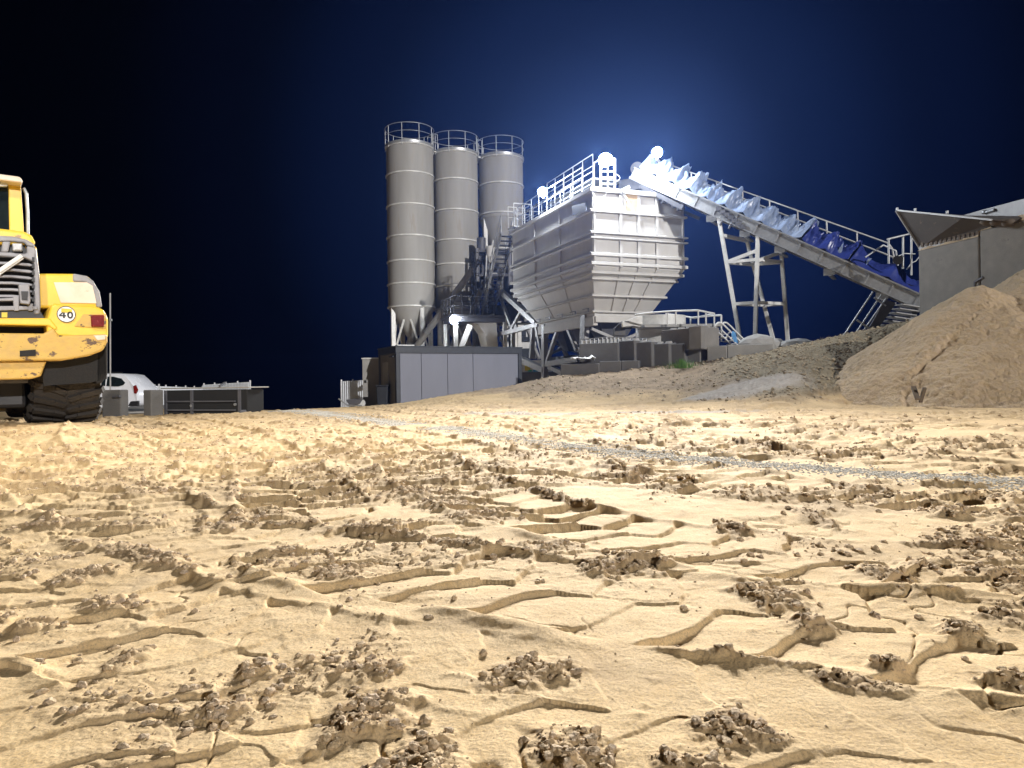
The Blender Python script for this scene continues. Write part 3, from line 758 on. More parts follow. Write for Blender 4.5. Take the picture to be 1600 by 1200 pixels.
for Y in (IB+.3, WY-IB-.2):
    f.beam(H(IA,Y,1.9), H(WX-IA,Y,ZSk-.5), .12); f.beam(H(IA,Y,ZSk-.5), H(WX-IA,Y,1.9), .12)
f.beam(H(IA,IB,2.05+.0), H(WX-IA,IB,2.05), .18, .3)
gus = lambda pts, pl_=FL: f.prism([onplane(u,v,pl_,RX) for u,v in pts], RX*.1)
gus([(893,497),(925,489),(925,502),(909,504),(906,497)]); gus([(846,506),(866,503),(858,513),(853,530),(848,530)]); gus([(868,503),(898,497),(886,512),(884,508),(876,509),(872,516)])
gus([(832,500),(850,498),(846,516),(830,514)]); gus([(797,506),(806,506),(808,516),(796,518)])
f.build('truss', M['steel'], hop)
# weighing belt and bins hidden between the legs
w_ = MB(); w_.box(H(WX/2, WY/2, 1.65), (1.0, 7.6, .16), rz=HA); w_.box(H(WX/2-.55, WY/2, 1.8), (.08, 7.6, .3), rz=HA); w_.box(H(WX/2+.55, WY/2, 1.8), (.08,7.6,.3), rz=HA)
for k in range(8): w_.tube(H(WX/2-.5, .9+k*1.03, 1.5), H(WX/2+.5, .9+k*1.03, 1.5), .07, 8)
w_.build('weigh_belt', M['dsteel'], hop)
for k in range(3):
    m = MB(); Y = 2.6+k*1.95
    m.add([H(1.2,Y-.7,ZSk),H(WX-1.2,Y-.7,ZSk),H(WX-1.2,Y+.7,ZSk),H(1.2,Y+.7,ZSk),H(1.8,Y-.3,2.2),H(WX-1.8,Y-.3,2.2),H(WX-1.8,Y+.3,2.2),H(1.8,Y+.3,2.2)], [(0,1,5,4),(1,2,6,5),(2,3,7,6),(3,0,4,7)])
    m.build('dosing_gate', M['dsteel'], hop)

# --- platform, stairs and mixer
TL = H(-.35, WY+.1, ZT-.15)
stairs = thing('metal_stairs', 'steep dark metal stairs rising to the hopper walkway', 'stairs', H(-.4, WY+2, 0), HA)
top = P(793, 366, 39.3); bot = P(761.5, 492, 43.2)
sd = (bot-top); side = RX*.36
MB().beam(top-side, bot-side, .06, .22).build('stringer', M['steel'], stairs); MB().beam(top+side, bot+side, .06, .22).build('stringer', M['steel'], stairs)
n = 19; td = MB()
for k in range(n): td.box(top.lerp(bot, (k+.5)/n), (.68,.26,.035), rz=HA)
td.build('tread', M['dsteel'], stairs)
for s_ in (-1, 1):
    g = MB()
    for hh in (.5, 1.0): g.tube(top+side*s_+Vector((0,0,hh)), bot+side*s_+Vector((0,0,hh)), .022, 6)
    for k in range(6): p = top.lerp(bot, k/5)+side*s_; g.tube(p, p+Vector((0,0,1.0)), .022, 6)
    g.build('handrail', M['galv'], stairs)
lp = P(812, 357, 38.6); g = MB(); g.box(lp, (1.0,.9,.08), rz=HA)
g.build('landing', M['white'], stairs)
g = MB(); a = lp-RX*.48-BY*.42+Vector((0,0,.04)); b2 = lp+RX*.48-BY*.42+Vector((0,0,.04)); c2 = lp+RX*.48+BY*.42+Vector((0,0,.04)); d2 = lp-RX*.48+BY*.42+Vector((0,0,.04))
rails(g,a,b2,2,1.15); rails(g,b2,c2,1,1.15); rails(g,c2,d2,2,1.15)
g.build('landing_rail', M['white'], stairs)
plat = thing('mixer_platform', 'steel grating platform with railing above the mixer', 'platform', P(742,560,42.5), HA)
pc = P(741, 497, 42.6)
MB().box(pc, (3.3,2.6,.14), rz=HA).box(pc-Vector((0,0,.2)), (3.1,2.4,.22), rz=HA).build('platform_deck', M['dsteel'], plat)
g = MB(); q = [pc+RX*sx_*1.6+BY*sy_*1.25 for sx_, sy_ in ((-1,-1),(1,-1),(1,1),(-1,1))]
rails(g, q[0], q[0].lerp(q[1],.62), 4, 1.1); rails(g, q[3], q[0], 4, 1.1); rails(g, q[2], q[3], 5, 1.1)
g.build('guard_rail', M['dsteel'], plat)
for sx_, sy_ in ((-1.45,-1.1),(1.45,-1.1),(1.45,1.1),(-1.45,1.1)):
    p = pc+RX*sx_+BY*sy_; MB().beam((p.x,p.y,-.6), (p.x,p.y,pc.z-.1), .2).build('leg', M['silo_ring'], plat)
# mixer body with sloped discharge panels
mx_ = thing('concrete_mixer', 'pale sheet metal mixer housing under the platform', 'mixer', P(770,580,41.2), HA)
yy = 42.2
poly = [P(u,v,yy) for u,v in ((772,489),(776,505),(778.5,545),(763,545),(757,520),(748,508),(738,505),(742,500),(760,498))]
MB().prism(poly, BY*1.2).build('mixer_housing', M['hop'], mx_)
MB().beam(P(720,545,41.2), P(735,508,41.2), .3, .3).build('chute', M['hop'], mx_)
# dark tower of weighing bins in front of the high silo
tw = thing('batching_tower', 'dark blue grey batching tower crowded with bins and pipes', 'tower', P(768,560,45.2), 0)
ty_ = 45.2
f = MB()
for u in (747, 766, 797): 
    for dy in (0, 1.6): p = P(u,500,ty_+dy); f.beam((p.x,p.y,-.5), (p.x,p.y,P(u,388,ty_).z), .18)
for v in (392, 430, 470, 505): 
    f.beam(P(747,v,ty_), P(802,v,ty_), .16)
    a = P(747,v,ty_); f.beam(a, (a.x,ty_+1.6,a.z), .14)
f.build('tower_frame', M['dsteel'], tw)
m = MB(); a = P(752,396,ty_+.6)
m.box(P(754,425,ty_+.8), (.6,.9,2.6)); m.box(P(790,440,ty_+.9), (1.0,1.0,1.6)); m.box(P(808,470,ty_+.8), (1.4,.9,.5)); m.box(P(785,490,ty_+.9),(2.4,1.2,.9))
m.tube(P(752,372,ty_+.5), P(752,392,ty_+.5), .28, 16); m.tube(P(800,446,ty_-.1), P(812,446,ty_-.1), .22, 12)
m.build('weigh_bin', M['dsteel'], tw)
m = MB(); m.path([P(766,384,ty_-.2),P(760,400,ty_-.2),P(758,455,ty_-.2),P(752,500,ty_-.2)], .06, 8); m.path([P(772,392,ty_-.2),P(764,440,ty_-.2),P(762,470,ty_-.2)], .04, 8); m.path([P(780,508,ty_-.6),P(838,504,ty_-.6)],.07,8); m.path([P(780,515,ty_-.6),P(838,512,ty_-.6)],.05,8)
m.build('pipe', M['galv'], tw)
m = MB(); m.lathe(P(766,392,ty_-.1), [(0,.3),(.24,.28),(.26,.1),(.26,-.35),(.1,-.7),(0,-.72)], 18); m.build('dust_filter', M['hop'], tw)
# caged ladder
cl = thing('caged_ladder', 'thin caged ladder beside the screw conveyor', 'ladder', P(741,560,42.0), 0)
m = MB(); ly = 42.0
for u in (737.5, 741.5): m.tube(P(u,396,ly), P(u,500,ly), .03, 6)
for k in range(22): v = 400+k*4.5; m.tube(P(737.5,v,ly), P(741.5,v,ly), .016, 5)
m.build('rail', M['dsteel'], cl)
m = MB()
for v in (396, 414, 432): m.path([P(737,v,ly)]+[P(737,v,ly)+Vector((.18*(1-math.cos(t))*1.1, -.38*math.sin(t), 0)) for t in np.linspace(0,math.pi,9)], .02, 5)
for dx in (.02,.2,.38): 
    p = P(737,396,ly)+Vector((dx,-.3 if dx == .2 else -.12,0)); m.tube(p, (p.x,p.y,P(737,432,ly).z), .014, 5)
m.build('cage', M['dsteel'], cl)
# screw conveyors
def screw(pts, r, label):
    t = thing('screw_conveyor', label, 'screw conveyor', pts[0], 0, 'screw conveyors from the silos')
    a, b2 = pts
    MB().tube(a, b2, r, 20).build('screw_tube', M['silo'], t)
    d = (b2-a).normalized()
    for f_ in (.02,.28,.55,.98):
        p = a.lerp(b2, f_); MB().tube(p-d*.05, p+d*.05, r+.06, 20).build('flange', M['galv'], t)
    p = a.lerp(b2,.6)-Vector((0,0,r)); MB().tube(p, p-Vector((0,0,.22)), .08, 10).build('inspection_port', M['galv'], t)
    m = MB(); m.tube(b2, b2+d*.55, r*.7, 14); m.build('drive_motor', M['dsteel'], t)
screw([P(640,556,45.2), P(741,418,42.9)], .2, 'long pale screw tube slanting up from the left silo')
screw([P(714,556,45.2), P(752,452,44.0)], .16, 'short pale screw tube rising from the middle silo')

# --- belt conveyor
ya, yb = 31.6, 26.0
A0 = P(984, 279, ya); A1 = P(1446, 488, yb)                  # lower edge line of the near girder
ax = (A1-A0).normalized(); hx_ = Vector((A1.x-A0.x, A1.y-A0.y, 0)).normalized(); px_ = Vector((-hx_.y, hx_.x, 0)); nu = px_.cross(ax); nu = nu if nu.z > 0 else -nu
Lc = (A1-A0).length
def K(s, w, h): return A0 + ax*(s*Lc) + px_*w + nu*h
WB = 1.25; GH = .5
cv = thing('belt_conveyor', 'long inclined belt conveyor climbing to the hopper', 'conveyor', (A1.x, A1.y, gz(A1.x, A1.y)), math.atan2(hx_.y, hx_.x))
for w in (0, WB):
    m = MB(); m.beam(K(0,w,GH*.5), K(1,w,GH*.5), .05, GH, up=nu); m.beam(K(0,w-.05,GH-.02), K(1,w-.05,GH-.02), .12, .05, up=nu); m.beam(K(0,w-.05,.02), K(1,w-.05,.02), .12, .05, up=nu)
    for k in range(14): m.beam(K((k+.5)/14,w-.04,0.03), K((k+.5)/14,w-.04,GH-.03), .05, .05)
    m.build('side_girder', M['galv'], cv)
m = MB()
for k in range(15): s_ = k/14; m.beam(K(s_,0,.06), K(s_,WB,.06), .1, .1)
for k in range(14): m.beam(K(k/14,0.03,.06), K((k+1)/14,WB-.03,.06), .05)
m.build('cross_bracing', M['galv'], cv)
m = MB()
for k in range(30): m.tube(K(k/29,.12,GH+.06), K(k/29,WB-.12,GH+.06), .06, 8)
m.tube(K(.004,.05,GH), K(.004,WB-.05,GH), .28, 18); m.build('roller', M['dsteel'], cv)
m = MB(); m.beam(K(0,WB/2,GH+.14), K(1,WB/2,GH+.14), 1.0, .03, up=nu); m.build('belt', M['black'], cv)
m = MB()                                                     # far walkway and hand rail
m.beam(K(.02,WB+.4,GH*.3), K(.92,WB+.4,GH*.3), .6, .05, up=nu); m.build('walkway_deck', M['galv'], cv)
m = MB(); zu = Vector((0,0,1))
for hh, r_ in ((1.35,.03),(1.05,.024)): pass
def farpt(u, v): return onplane(u, v, K(0,WB+.72,0), px_)
r0, r1 = farpt(1042,256), farpt(1388,380); q0, q1 = farpt(1042,264), farpt(1396,402)
m.tube(r0, r1, .03, 6); m.tube(q0, q1, .034, 6)
for k in range(9):
    f_ = k/8; p = r0.lerp(r1, f_); m.tube(p, p-Vector((0,0,1.15)), .03, 6)
m.path([r1, farpt(1394,388), farpt(1397,402)], .03, 6); m.tube(q1, q1-Vector((0,0,.8)), .03, 6)
m.build('handrail', M['white'], cv)
for s_, h0, h1 in ((.32,.02,-.26),(.44,.0,-.25),(.56,0,-.25),(.72,0,-.25),(.88,0,-.25)): MB().box(K(s_,.05,-.1), (.4,.1,.25), rz=math.atan2(hx_.y,hx_.x)).beam(K(s_,.0,-.24)+hx_*.1, K(s_,WB,-.24)+hx_*.1, .12,.07).build('cross_bearer', M['galv'], cv)
m = MB(); s0 = K(.335,-.06,GH*.45)
for k in range(7): m.box(K(.33+.016*k,-.09,GH*(.7-.09*k)), (.22,.06,.16), rz=math.atan2(hx_.y,hx_.x))
m.tube(K(.36,-.1,-.02), K(.36,-.1,-.22), .05, 8); m.tube(K(.39,-.1,.02), K(.39,-.1,-.2), .05, 8)
m.build('splice_plate', M['dsteel'], cv)
# head chute beneath the upper end
m = MB(); m.box(K(.02,WB/2,-.15), (1.3,1.3,.5), rz=math.atan2(hx_.y,hx_.x)); m.beam(K(.05,0,-.1), K(.22,0,-.2), .18); m.beam(K(.05,WB,-.3), K(.25,WB,-.25), .14)
for k in range(9): m.box(K(.05+.02*k, .1, -.16-.05*(k%3)), (.2,.3,.12), rz=k)
m.build('head_chute', M['dsteel'], cv)
m = MB(); m.add([K(-.0,WB+.2,GH+.8),K(.035,WB+.2,GH+.55),K(.04,WB+.6,GH+.6),K(.0,WB+.6,GH+.85)],[(0,1,2,3)]); o = m.build('end_plate', M['white'], cv)
so_ = o.modifiers.new('t','SOLIDIFY'); so_.thickness = .02
# support trestle under the conveyor
tr = thing('support_trestle', 'tall white steel trestle holding up the conveyor', 'trestle', P(1194,535,27.5), 0)
g0 = K(0,0,0); 
def nearp(u, v): return onplane(u, v, g0, px_)
def farp(u, v): return onplane(u, v, g0+px_*WB, px_)
def splay(pt, f_): return pt - px_*f_
T = [(nearp(1124,346), splay(nearp(1158,540),.0)), (nearp(1184,375), nearp(1179.5,540)), (farp(1166,372), farp(1211,541)), (farp(1221,398), farp(1231.5,541))]
for a, b2 in T:
    dd = (b2-a).normalized(); MB().beam(a-dd*.15, b2+dd*.9, .145, .145, up=hx_).build('leg', M['white'], tr, bevel=.012)
m = MB()
def at(l, v): 
    a, b2 = T[l]; f_ = (a.z-v)/(a.z-b2.z); return a.lerp(b2, f_)
za = P(1180,406,29).z; zb_ = P(1180,473,29).z
for z in (za, zb_):
    for i, j in ((0,2),(1,3),(0,1),(2,3)): MB().beam(at(i,z), at(j,z), .12).build('crossbar', M['white'], tr)
for a, b2 in ((at(0,za+.0), at(1,za+.35)),(at(1,za-.05), at(3,za+.4)),(at(0,za+1.1), at(2,za+1.0))): MB().beam(a, b2, .13).build('brace', M['white'], tr)

# --- tarpaulin over the belt: arched, sagging between its hoops, torn to points along the far edge
def tarp(s0, s1, ns, name, label, matl, hoop, amp, seed, far=WB+.05):
    nr = 56; rg = np.random.default_rng(seed); V = []; F = []; nh = int(round((s1-s0)*Lc/hoop)); ph = rg.uniform(0, .35, nh+3)
    tall = rg.uniform(.75, 1.15, nh+3); lean = rg.uniform(-.3, .5, nh+3)
    S = np.linspace(0, nh, ns); 
    cw = np.arange(nr+1)/nr
    SS, WW = np.meshgrid(S, cw, indexing='ij')
    i = np.minimum(np.floor(SS).astype(int), nh-1); f_ = SS-i
    sag = (2*np.abs(f_-.5))**1.6                                    # 1 at a hoop, 0 midway
    hh = tall[i]*(1-f_)+tall[i+1]*f_
    arch = np.sin(np.pi*np.clip(.08+.80*WW,0,1))**.8
    h = arch*(.36+.62*hh*(.28+.72*sag))
    # folds fan out from the top of every hoop
    d = np.minimum(f_, 1-f_)*hoop; a = np.arctan2(d, np.abs(WW-.62)+.05)
    h += amp*.13*(np.abs(np.sin(a*4.5+SS*2.1+seed))-.5)*(1-sag*.4)*np.sin(np.pi*WW)
    h += amp*.20*fbm(SS*2.3+seed, WW*2.6, 4, .6, True)*np.sin(np.pi*np.clip(WW*1.05,0,1))
    h += amp*.10*np.abs(perlin(SS*3.1+WW*3+seed, WW*1.2))*np.sin(np.pi*np.clip(WW,0,1))
    h += amp*.07*(np.abs(perlin(SS*7+WW*5+seed, WW*3.5+SS))-.2)*np.sin(np.pi*np.clip(WW,0,1))
    peak = np.exp(-(np.minimum(f_,1-f_)/.07)**2)*np.exp(-((WW-.78)/.15)**2)*.26*(hh-.70)*2
    h += peak
    wob = .10*amp*perlin(SS*2.7+seed*3, WW*3)
    w = -.08 + WW*(far+.1) + wob*np.sin(np.pi*WW)
    s_ = s0+(SS/nh)*(s1-s0) + (lean[i]*peak*.9+.12*amp*perlin(SS*2+9,WW*4)*np.sin(np.pi*WW))/Lc
    for a_, b2, c_ in zip(s_.ravel(), w.ravel(), h.ravel()): V.append(K(a_, b2, GH*.55+c_))
    for r_ in range(ns-1):
        for c_ in range(nr):
            k = r_*(nr+1)+c_; F.append((k,k+1,k+nr+2,k+nr+1))
    m = MB(); m.add(V, F, True); o = m.build(name, matl, base=K(s0,WB/2,0))
    so = o.modifiers.new('t','SOLIDIFY'); so.thickness = .012; so.offset = 0
    tag(o, label, 'tarpaulin', 'tarpaulins covering the belt conveyor'); return o
tarp(.015,.60,460,'tarpaulin','shiny blue tarpaulin, its colour paled as under the lamp, bunched over the upper half of the belt',M['tarp'],.80,1.3,3)
tarp(.605,.75,120,'tarpaulin','dark blue tarpaulin with torn pointed folds over the lower middle belt',M['tarpb'],.85,1.4,8)
tarp(.755,.985,90,'tarpaulin','smoother deep blue tarpaulin over the foot of the belt by the block wall',M['tarpb'],1.5,.5,5)
# torn bright rags of the cover
for k, (pp, lb) in enumerate([([(1300,412),(1296,392),(1300,404),(1318,379),(1316,392),(1302,412)],'ragged torn flap of pale cover sticking up above the belt'),
     ([(1348,427),(1356,405),(1362,404),(1354,414),(1352,428)],'small curled torn flap of pale cover near the lower belt')]):
    m = MB(); m.prism([onplane(u,v,K(0,.1,0),px_) for u,v in pp], px_*.03+Vector((0,0,.02)))
    tag(m.build('cover_flap', M['tarp']), lb, 'torn cover', 'torn flaps of the belt cover')
# --- site container
ca = P(618.5, 541, 30.0); cb_ = P(815, 546.5, 32.6); cd = Vector((cb_.x-ca.x, cb_.y-ca.y, 0)); CL = cd.length; cd.normalize(); cn = Vector((-cd.y, cd.x, 0))
CH = 2.75; CZ = ca.z-CH; cang = math.atan2(cd.y, cd.x)
def Q(x, y, z): return Vector((ca.x, ca.y, CZ)) + cd*x + cn*y + Vector((0,0,z))
ct = thing('site_container', 'white panelled site container with dark grey frame in front of the silos', 'container', Q(CL/2,1.2,0), cang)
m = MB()
for x in (.08, CL-.08):
    for y in (.08, 2.36): m.box(Q(x,y,CH/2), (.17,.17,CH), rz=cang)
for y in (.07, 2.37):
    m.box(Q(CL/2,y,CH-.13), (CL+.04,.16,.3), rz=cang); m.box(Q(CL/2,y,.1), (CL,.16,.2), rz=cang)
for x in (.07, CL-.07): m.box(Q(x,1.22,CH-.13), (.16,2.42,.3), rz=cang); m.box(Q(x,1.22,.1), (.16,2.4,.2), rz=cang)
m.box(Q(CL/2,1.22,CH+.0), (CL+.1,2.5,.05), rz=cang)
m.build('container_frame', M['anthra'], ct, bevel=.015)
xs = [.17, .17+(CL-.34)*.17, .17+(CL-.34)*.385, .17+(CL-.34)*.6, CL-.17]
for x0, x1 in zip(xs, xs[1:]): MB().box(Q((x0+x1)/2,.06,CH/2-.03), (x1-x0-.018,.06,CH-.42), rz=cang).build('wall_panel', M['panel'], ct, bevel=.008)
MB().box(Q(CL/2,2.36,CH/2), (CL-.3,.05,CH-.4), rz=cang).box(Q(CL-.06,1.22,CH/2), (.05,2.2,CH-.4), rz=cang).box(Q(CL/2,.1,CH/2), (CL-.3,.03,CH-.4), rz=cang).build('inner_wall', M['lgrey'], ct)
MB().box(Q(.06,.62,CH/2), (.05,.95,CH-.4), rz=cang).box(Q(.06,2.1,CH/2), (.05,.42,CH-.4), rz=cang).box(Q(.06,1.5,CH-.5), (.05,.85,.4), rz=cang).build('end_wall', M['conc'], ct)
d_ = MB().box(Q(.03,1.5,1.12), (.05,.82,2.05), rz=cang).build('door', M['conc2'], ct, bevel=.01)
MB().box(Q(-.03,1.2,1.1), (.05,.03,.14), rz=cang).build('handle', M['anthra'], d_)
MB().box(Q(-.02,.45,2.35), (.12,.5,.05), rz=cang).build('door_hood', M['anthra'], ct)
tag(MB().box(Q(.55,.5,CH+.06), (.75,.25,.06), rz=cang).build('roof_cover_strip', M['white'], bevel=.01), 'small bright metal strip lying on the left end of the container roof', 'metal strip')

# plain grey cabin behind and left of the container
k0 = P(566, 561, 32.6); k1 = P(604, 561, 32.6)
t = thing('storage_cabin', 'plain grey storage cabin standing left behind the dark framed container', 'cabin', (k0.x+.9, 33.6, k0.z-2.5), 0)
m = MB(); m.span((k0.x, 32.6, k0.z-2.5), (k0.x+1.75, 34.6, k0.z)); m.build('cabin_wall', M['conc2'], t, bevel=.01)
MB().span((k0.x-.03, 32.55, k0.z), (k0.x+1.8, 34.65, k0.z+.05)).build('roof', M['white'], t)
MB().span((k0.x+.09, 32.56, k0.z-1.05), (k0.x+.17, 32.6, k0.z-.93)).build('handle', M['black'], t)
a = P(589, 604, 30.9); m = MB(); x0, x1 = P(588,604,30.6).x, P(606,604,30.6).x; zb = a.z-.95
t = thing('waste_bin', 'dark plastic waste bin at the left end of the container', 'bin', ((x0+x1)/2, 30.9, zb), 0)
m.hexa([(x0+.04,30.6,zb),(x1-.04,30.6,zb),(x1-.04,31.1,zb),(x0+.04,31.1,zb),(x0,30.56,a.z),(x1,30.56,a.z),(x1,31.14,a.z),(x0,31.14,a.z)]); m.build('bin_body', M['anthra'], t, bevel=.03)
m = MB(); m.span((x0-.03,30.5,a.z+.005), (x1+.03,31.2,a.z+.06)); m.build('lid', M['anthra'], t, bevel=.02)
# wheelbarrow in front of the fence
t = thing('wheelbarrow', 'upturned dark wheelbarrow lying by the corrugated fence', 'wheelbarrow', P(555,633,31.5), 0)
wy = 31.4; m = MB(); pts = [P(u,v,wy) for u,v in ((540,624.5),(552,623),(560,624),(566,623),(561,631),(545,632))]
m.prism(pts, (0,.5,0)); m.build('tray', M['dsteel'], t, bevel=.01)
m = MB(); m.tube(P(529,623,wy), P(543,633,wy), .03, 8); m.tube(P(529,623,wy+.5), P(543,633,wy+.5), .03, 8); m.tube(P(543,633,wy), P(566,634,wy), .03, 8); m.build('handle', M['galv'], t)
m = MB(); p = P(565,630,wy+.25); m.tube(p-Vector((0,.05,0)), p+Vector((0,.05,0)), .17, 16); m.build('wheel', M['white'], t)

# --- fences of profiled sheet
def fence(u0, v0, y0, u1, v1, y1, hgt, label, posts=3):
    a = P(u0,v0,y0); b2 = P(u1,v1,y1); d = Vector((b2.x-a.x,b2.y-a.y,0)); L = d.length; d.normalize(); n_ = Vector((-d.y,d.x,0))
    t = thing('sheet_fence', label, 'fence', ((a.x+b2.x)/2,(a.y+b2.y)/2,min(a.z,b2.z)-hgt), 0, 'white corrugated fence panels')
    k = max(4, int(L/.22)); vs = []; F = []
    for i in range(k*4+1):
        q = i/(k*4); p = a.lerp(b2, q); o_ = (.045 if i%4 in (1,2) else 0)
        vs += [p+n_*-o_, p+n_*-o_-Vector((0,0,hgt))]
    for i in range(k*4): F.append((2*i,2*i+1,2*i+3,2*i+2))
    o = MB().add(vs, F).build('corrugated_sheet', M['fence'], t); s_ = o.modifiers.new('t','SOLIDIFY'); s_.thickness = .01
    for i in range(posts+1):
        p = a.lerp(b2, i/posts)+n_*.08; MB().beam(p+Vector((0,0,.12)), p-Vector((0,0,hgt+.2)), .09).build('post', M['galv'], t)
fence(532,596,52,568,594,50.5,2.0,'short white corrugated fence panel beside the grey cabin',2)
fence(317,601.5,52,389,597,47,1.9,'white corrugated fence showing above the right end of the black trough',4)
fence(214,604,45,247,603,44.5,1.75,'pale corrugated fence panel right behind the parked white car',2)
fence(244,603.5,45.5,318,606,56,1.6,'low far corrugated fence behind the left end of the black trough',5)
# pale concrete yard slab by the car
m = MB(); p0 = P(170,652,27); 
def yz(x, y): return gz(x, y)+.03
cs = [(P(185,650,25).x,25),(P(240,650,25).x,25),(P(262,650,43).x,43),(P(150,650,43).x,43)]
nn = 10; vs = []; F = []
for i in range(nn+1):
    for j in range(nn+1):
        s_, q = i/nn, j/nn; x = (cs[0][0]*(1-s_)+cs[1][0]*s_)*(1-q)+(cs[3][0]*(1-s_)+cs[2][0]*s_)*q; y = 25+18*q
        vs.append((x, y, yz(x,y)))
for i in range(nn):
    for j in range(nn): a = i*(nn+1)+j; F.append((a,a+nn+1,a+nn+2,a+1))
o = MB().add(vs, F).build('yard_slab', M['conc2']); o['kind'] = 'structure'; s_ = o.modifiers.new('t','SOLIDIFY'); s_.thickness = .06; s_.offset = 1

# --- concrete blocks
def block(u0, v0, y0, u1, y1, hgt, thick, label, group, matl='conc', studs=0, loops=0, jit=0):
    a = P(u0,v0,y0); b2 = P(u1,v0,y1); b2.z = a.z
    d = Vector((b2.x-a.x,b2.y-a.y,0)); L = d.length; d.normalize(); n_ = Vector((-d.y,d.x,0))
    c = a+d*L/2+n_*thick/2; ang = math.atan2(d.y,d.x)
    t = thing('concrete_block', label, 'concrete block', (c.x,c.y,a.z-hgt), ang, group)
    MB().box((c.x,c.y,a.z-hgt/2), (L-.02,thick-.01,hgt-.01), rz=ang).build('block_body', M[matl], t, bevel=.025)
    if studs:
        m = MB()
        for k in range(studs): p = a+d*(L*(k+.5)/studs)+n_*thick*.5; m.lathe((p.x,p.y,a.z-.01), [(0,.09),(.11,.09),(.15,.0)], 12)
        m.build('stud', M['conc2'], t)
    for k in range(loops):
        p = a+d*L*.85-n_*.0+Vector((0,0,-hgt*(.2+.6*k/max(1,loops-1)))); MB().box(p-n_*.02, (.22,.06,.05), rz=ang).build('lifting_slot', M['dsteel'], t)
    return t
G1 = 'concrete blocks walling the tank below the hopper'  # unlit upright faces get their shade from the darker concrete colour
block(905,537,27.9,966,27.2,1.15,.6,'broad dark block at the left end of the wall below the hopper',G1,'concd',0)
block(966,533,27.4,991,26.8,1.5,.6,'dark upright block with lit top, second along the wall under the hopper',G1,'concd',2)
block(991,535,26.95,1018,26.4,1.5,.6,'dark upright block below the white half round tank face',G1,'concd',2)
block(1018,537.5,26.6,1045,26.1,1.5,.6,'dark upright block directly left of and behind the grass tuft',G1,'concd',2)
block(1045,537.5,26.3,1070,25.9,1.5,.6,'dark upright block directly behind the grass tuft',G1,'concd',2)
block(1070,538,26.1,1094,25.8,1.5,.6,'dark upright block just right of the grass tuft',G1,'concd',1)
block(1094,538,25.8,1120,26.5,1.5,.6,'lower corner block under the stacked wide block',G1,'conc',0)
block(1032,516,26.9,1095,25.4,.78,1.0,'wide grey block stacked on the upright ones, railing behind it',G1,'conc',5)
block(1095.5,508.5,25.35,1119,26.1,.80,.5,'narrow end face block closing the stacked upper row',G1,'conc',0)
G2 = 'low concrete blocks in front of the hopper legs'
block(875,569,27.6,936,26.9,.9,.5,'low dark block with cloth on top beside the hopper leg',G2,'concd')
block(936,564.5,27.0,970,26.7,.9,.5,'low dark block in the middle of the front row under the hopper',G2,'concd')
block(970,563.5,26.75,998,26.5,.9,.5,'low dark block meeting the upright wall blocks',G2,'concd')
G3 = 'pale blocks before the conveyor trestle'  # the light these blocks catch is put into the paler concrete
block(1104,541,25.6,1136,25.2,.9,.6,'pale block with sloping lit top left of the trestle feet',G3,'conc2')
block(1136,539,25.2,1209,24.6,.9,.6,'long pale block hiding the trestle feet',G3,'conc2')
# scraps of cloth
def rag(u, v, y, s, label, seed):
    n = 9; rg = np.random.default_rng(seed); c = P(u,v,y); vs = []; F = []
    for i in range(n):
        for j in range(n):
            a_, b2 = i/(n-1)-.5, j/(n-1)-.5
            vs.append(c+Vector((a_*s*1.6+rg.uniform(-.02,.02), b2*s, .09*s*2*float(perlin(np.array([a_*4+seed]),np.array([b2*4.]))[0])+.08+.03*math.sin(a_*20))))
    for i in range(n-1):
        for j in range(n-1): k = i*n+j; F.append((k,k+n,k+n+1,k+1))
    o = MB().add(vs,F,True).build('cloth_scrap', M['white']); so = o.modifiers.new('t','SOLIDIFY'); so.thickness = .015; tag(o, label, 'cloth')
rag(911, 563, 27.3, .55, 'crumpled white cloth on the low dark block', 4)
def lump(u, v, y, r, label):
    v0, f0 = ico(2); rg = np.random.default_rng(int(u)); c = P(u,v,y)
    vs = [c+Vector(tuple(q*(1+rg.uniform(-.12,.12))*np.array([1.5,1,.7])*r)) for q in v0]
    tag(MB().add(vs, [tuple(q) for q in f0]).build('concrete_footing', M['conc2'], bevel=0), label, 'footing', 'rough concrete footings of the trestle')
lump(1183,537,25.9,.45,'rough concrete lump under the upright second trestle leg'); lump(1206,540,26.8,.38,'rough concrete lump under the third trestle leg'); lump(1246,540,26.5,.42,'rough concrete lump right of the last trestle leg')
# white slatted barrier on the blocks
t = thing('slatted_barrier', 'low bright white slatted barrier on top of the dark blocks', 'barrier', P(960,534,28.3), 0)
a, b2, c2 = P(909,531,28.6), P(948,527,28.0), P(1010,529,27.3)
m = MB(); m.beam(a,b2,.05); m.beam(b2,c2,.05); m.build('top_rail', M['galv'], t)
m = MB()
for p, q in ((a,b2),(b2,c2)):
    z_ = Vector((0,0,-.2)); d = (q-p); m.beam(p+z_*1.05, q+z_*1.05, .02, .3)
m.build('panel', M['white'], t)
m = MB()
for k in range(17): p = a.lerp(b2,k/6) if k < 6 else b2.lerp(c2,(k-6)/10); m.beam(p-Vector((0,.03,0)), p-Vector((0,.03,.42)), .03)
m.build('slat', M['galv'], t)
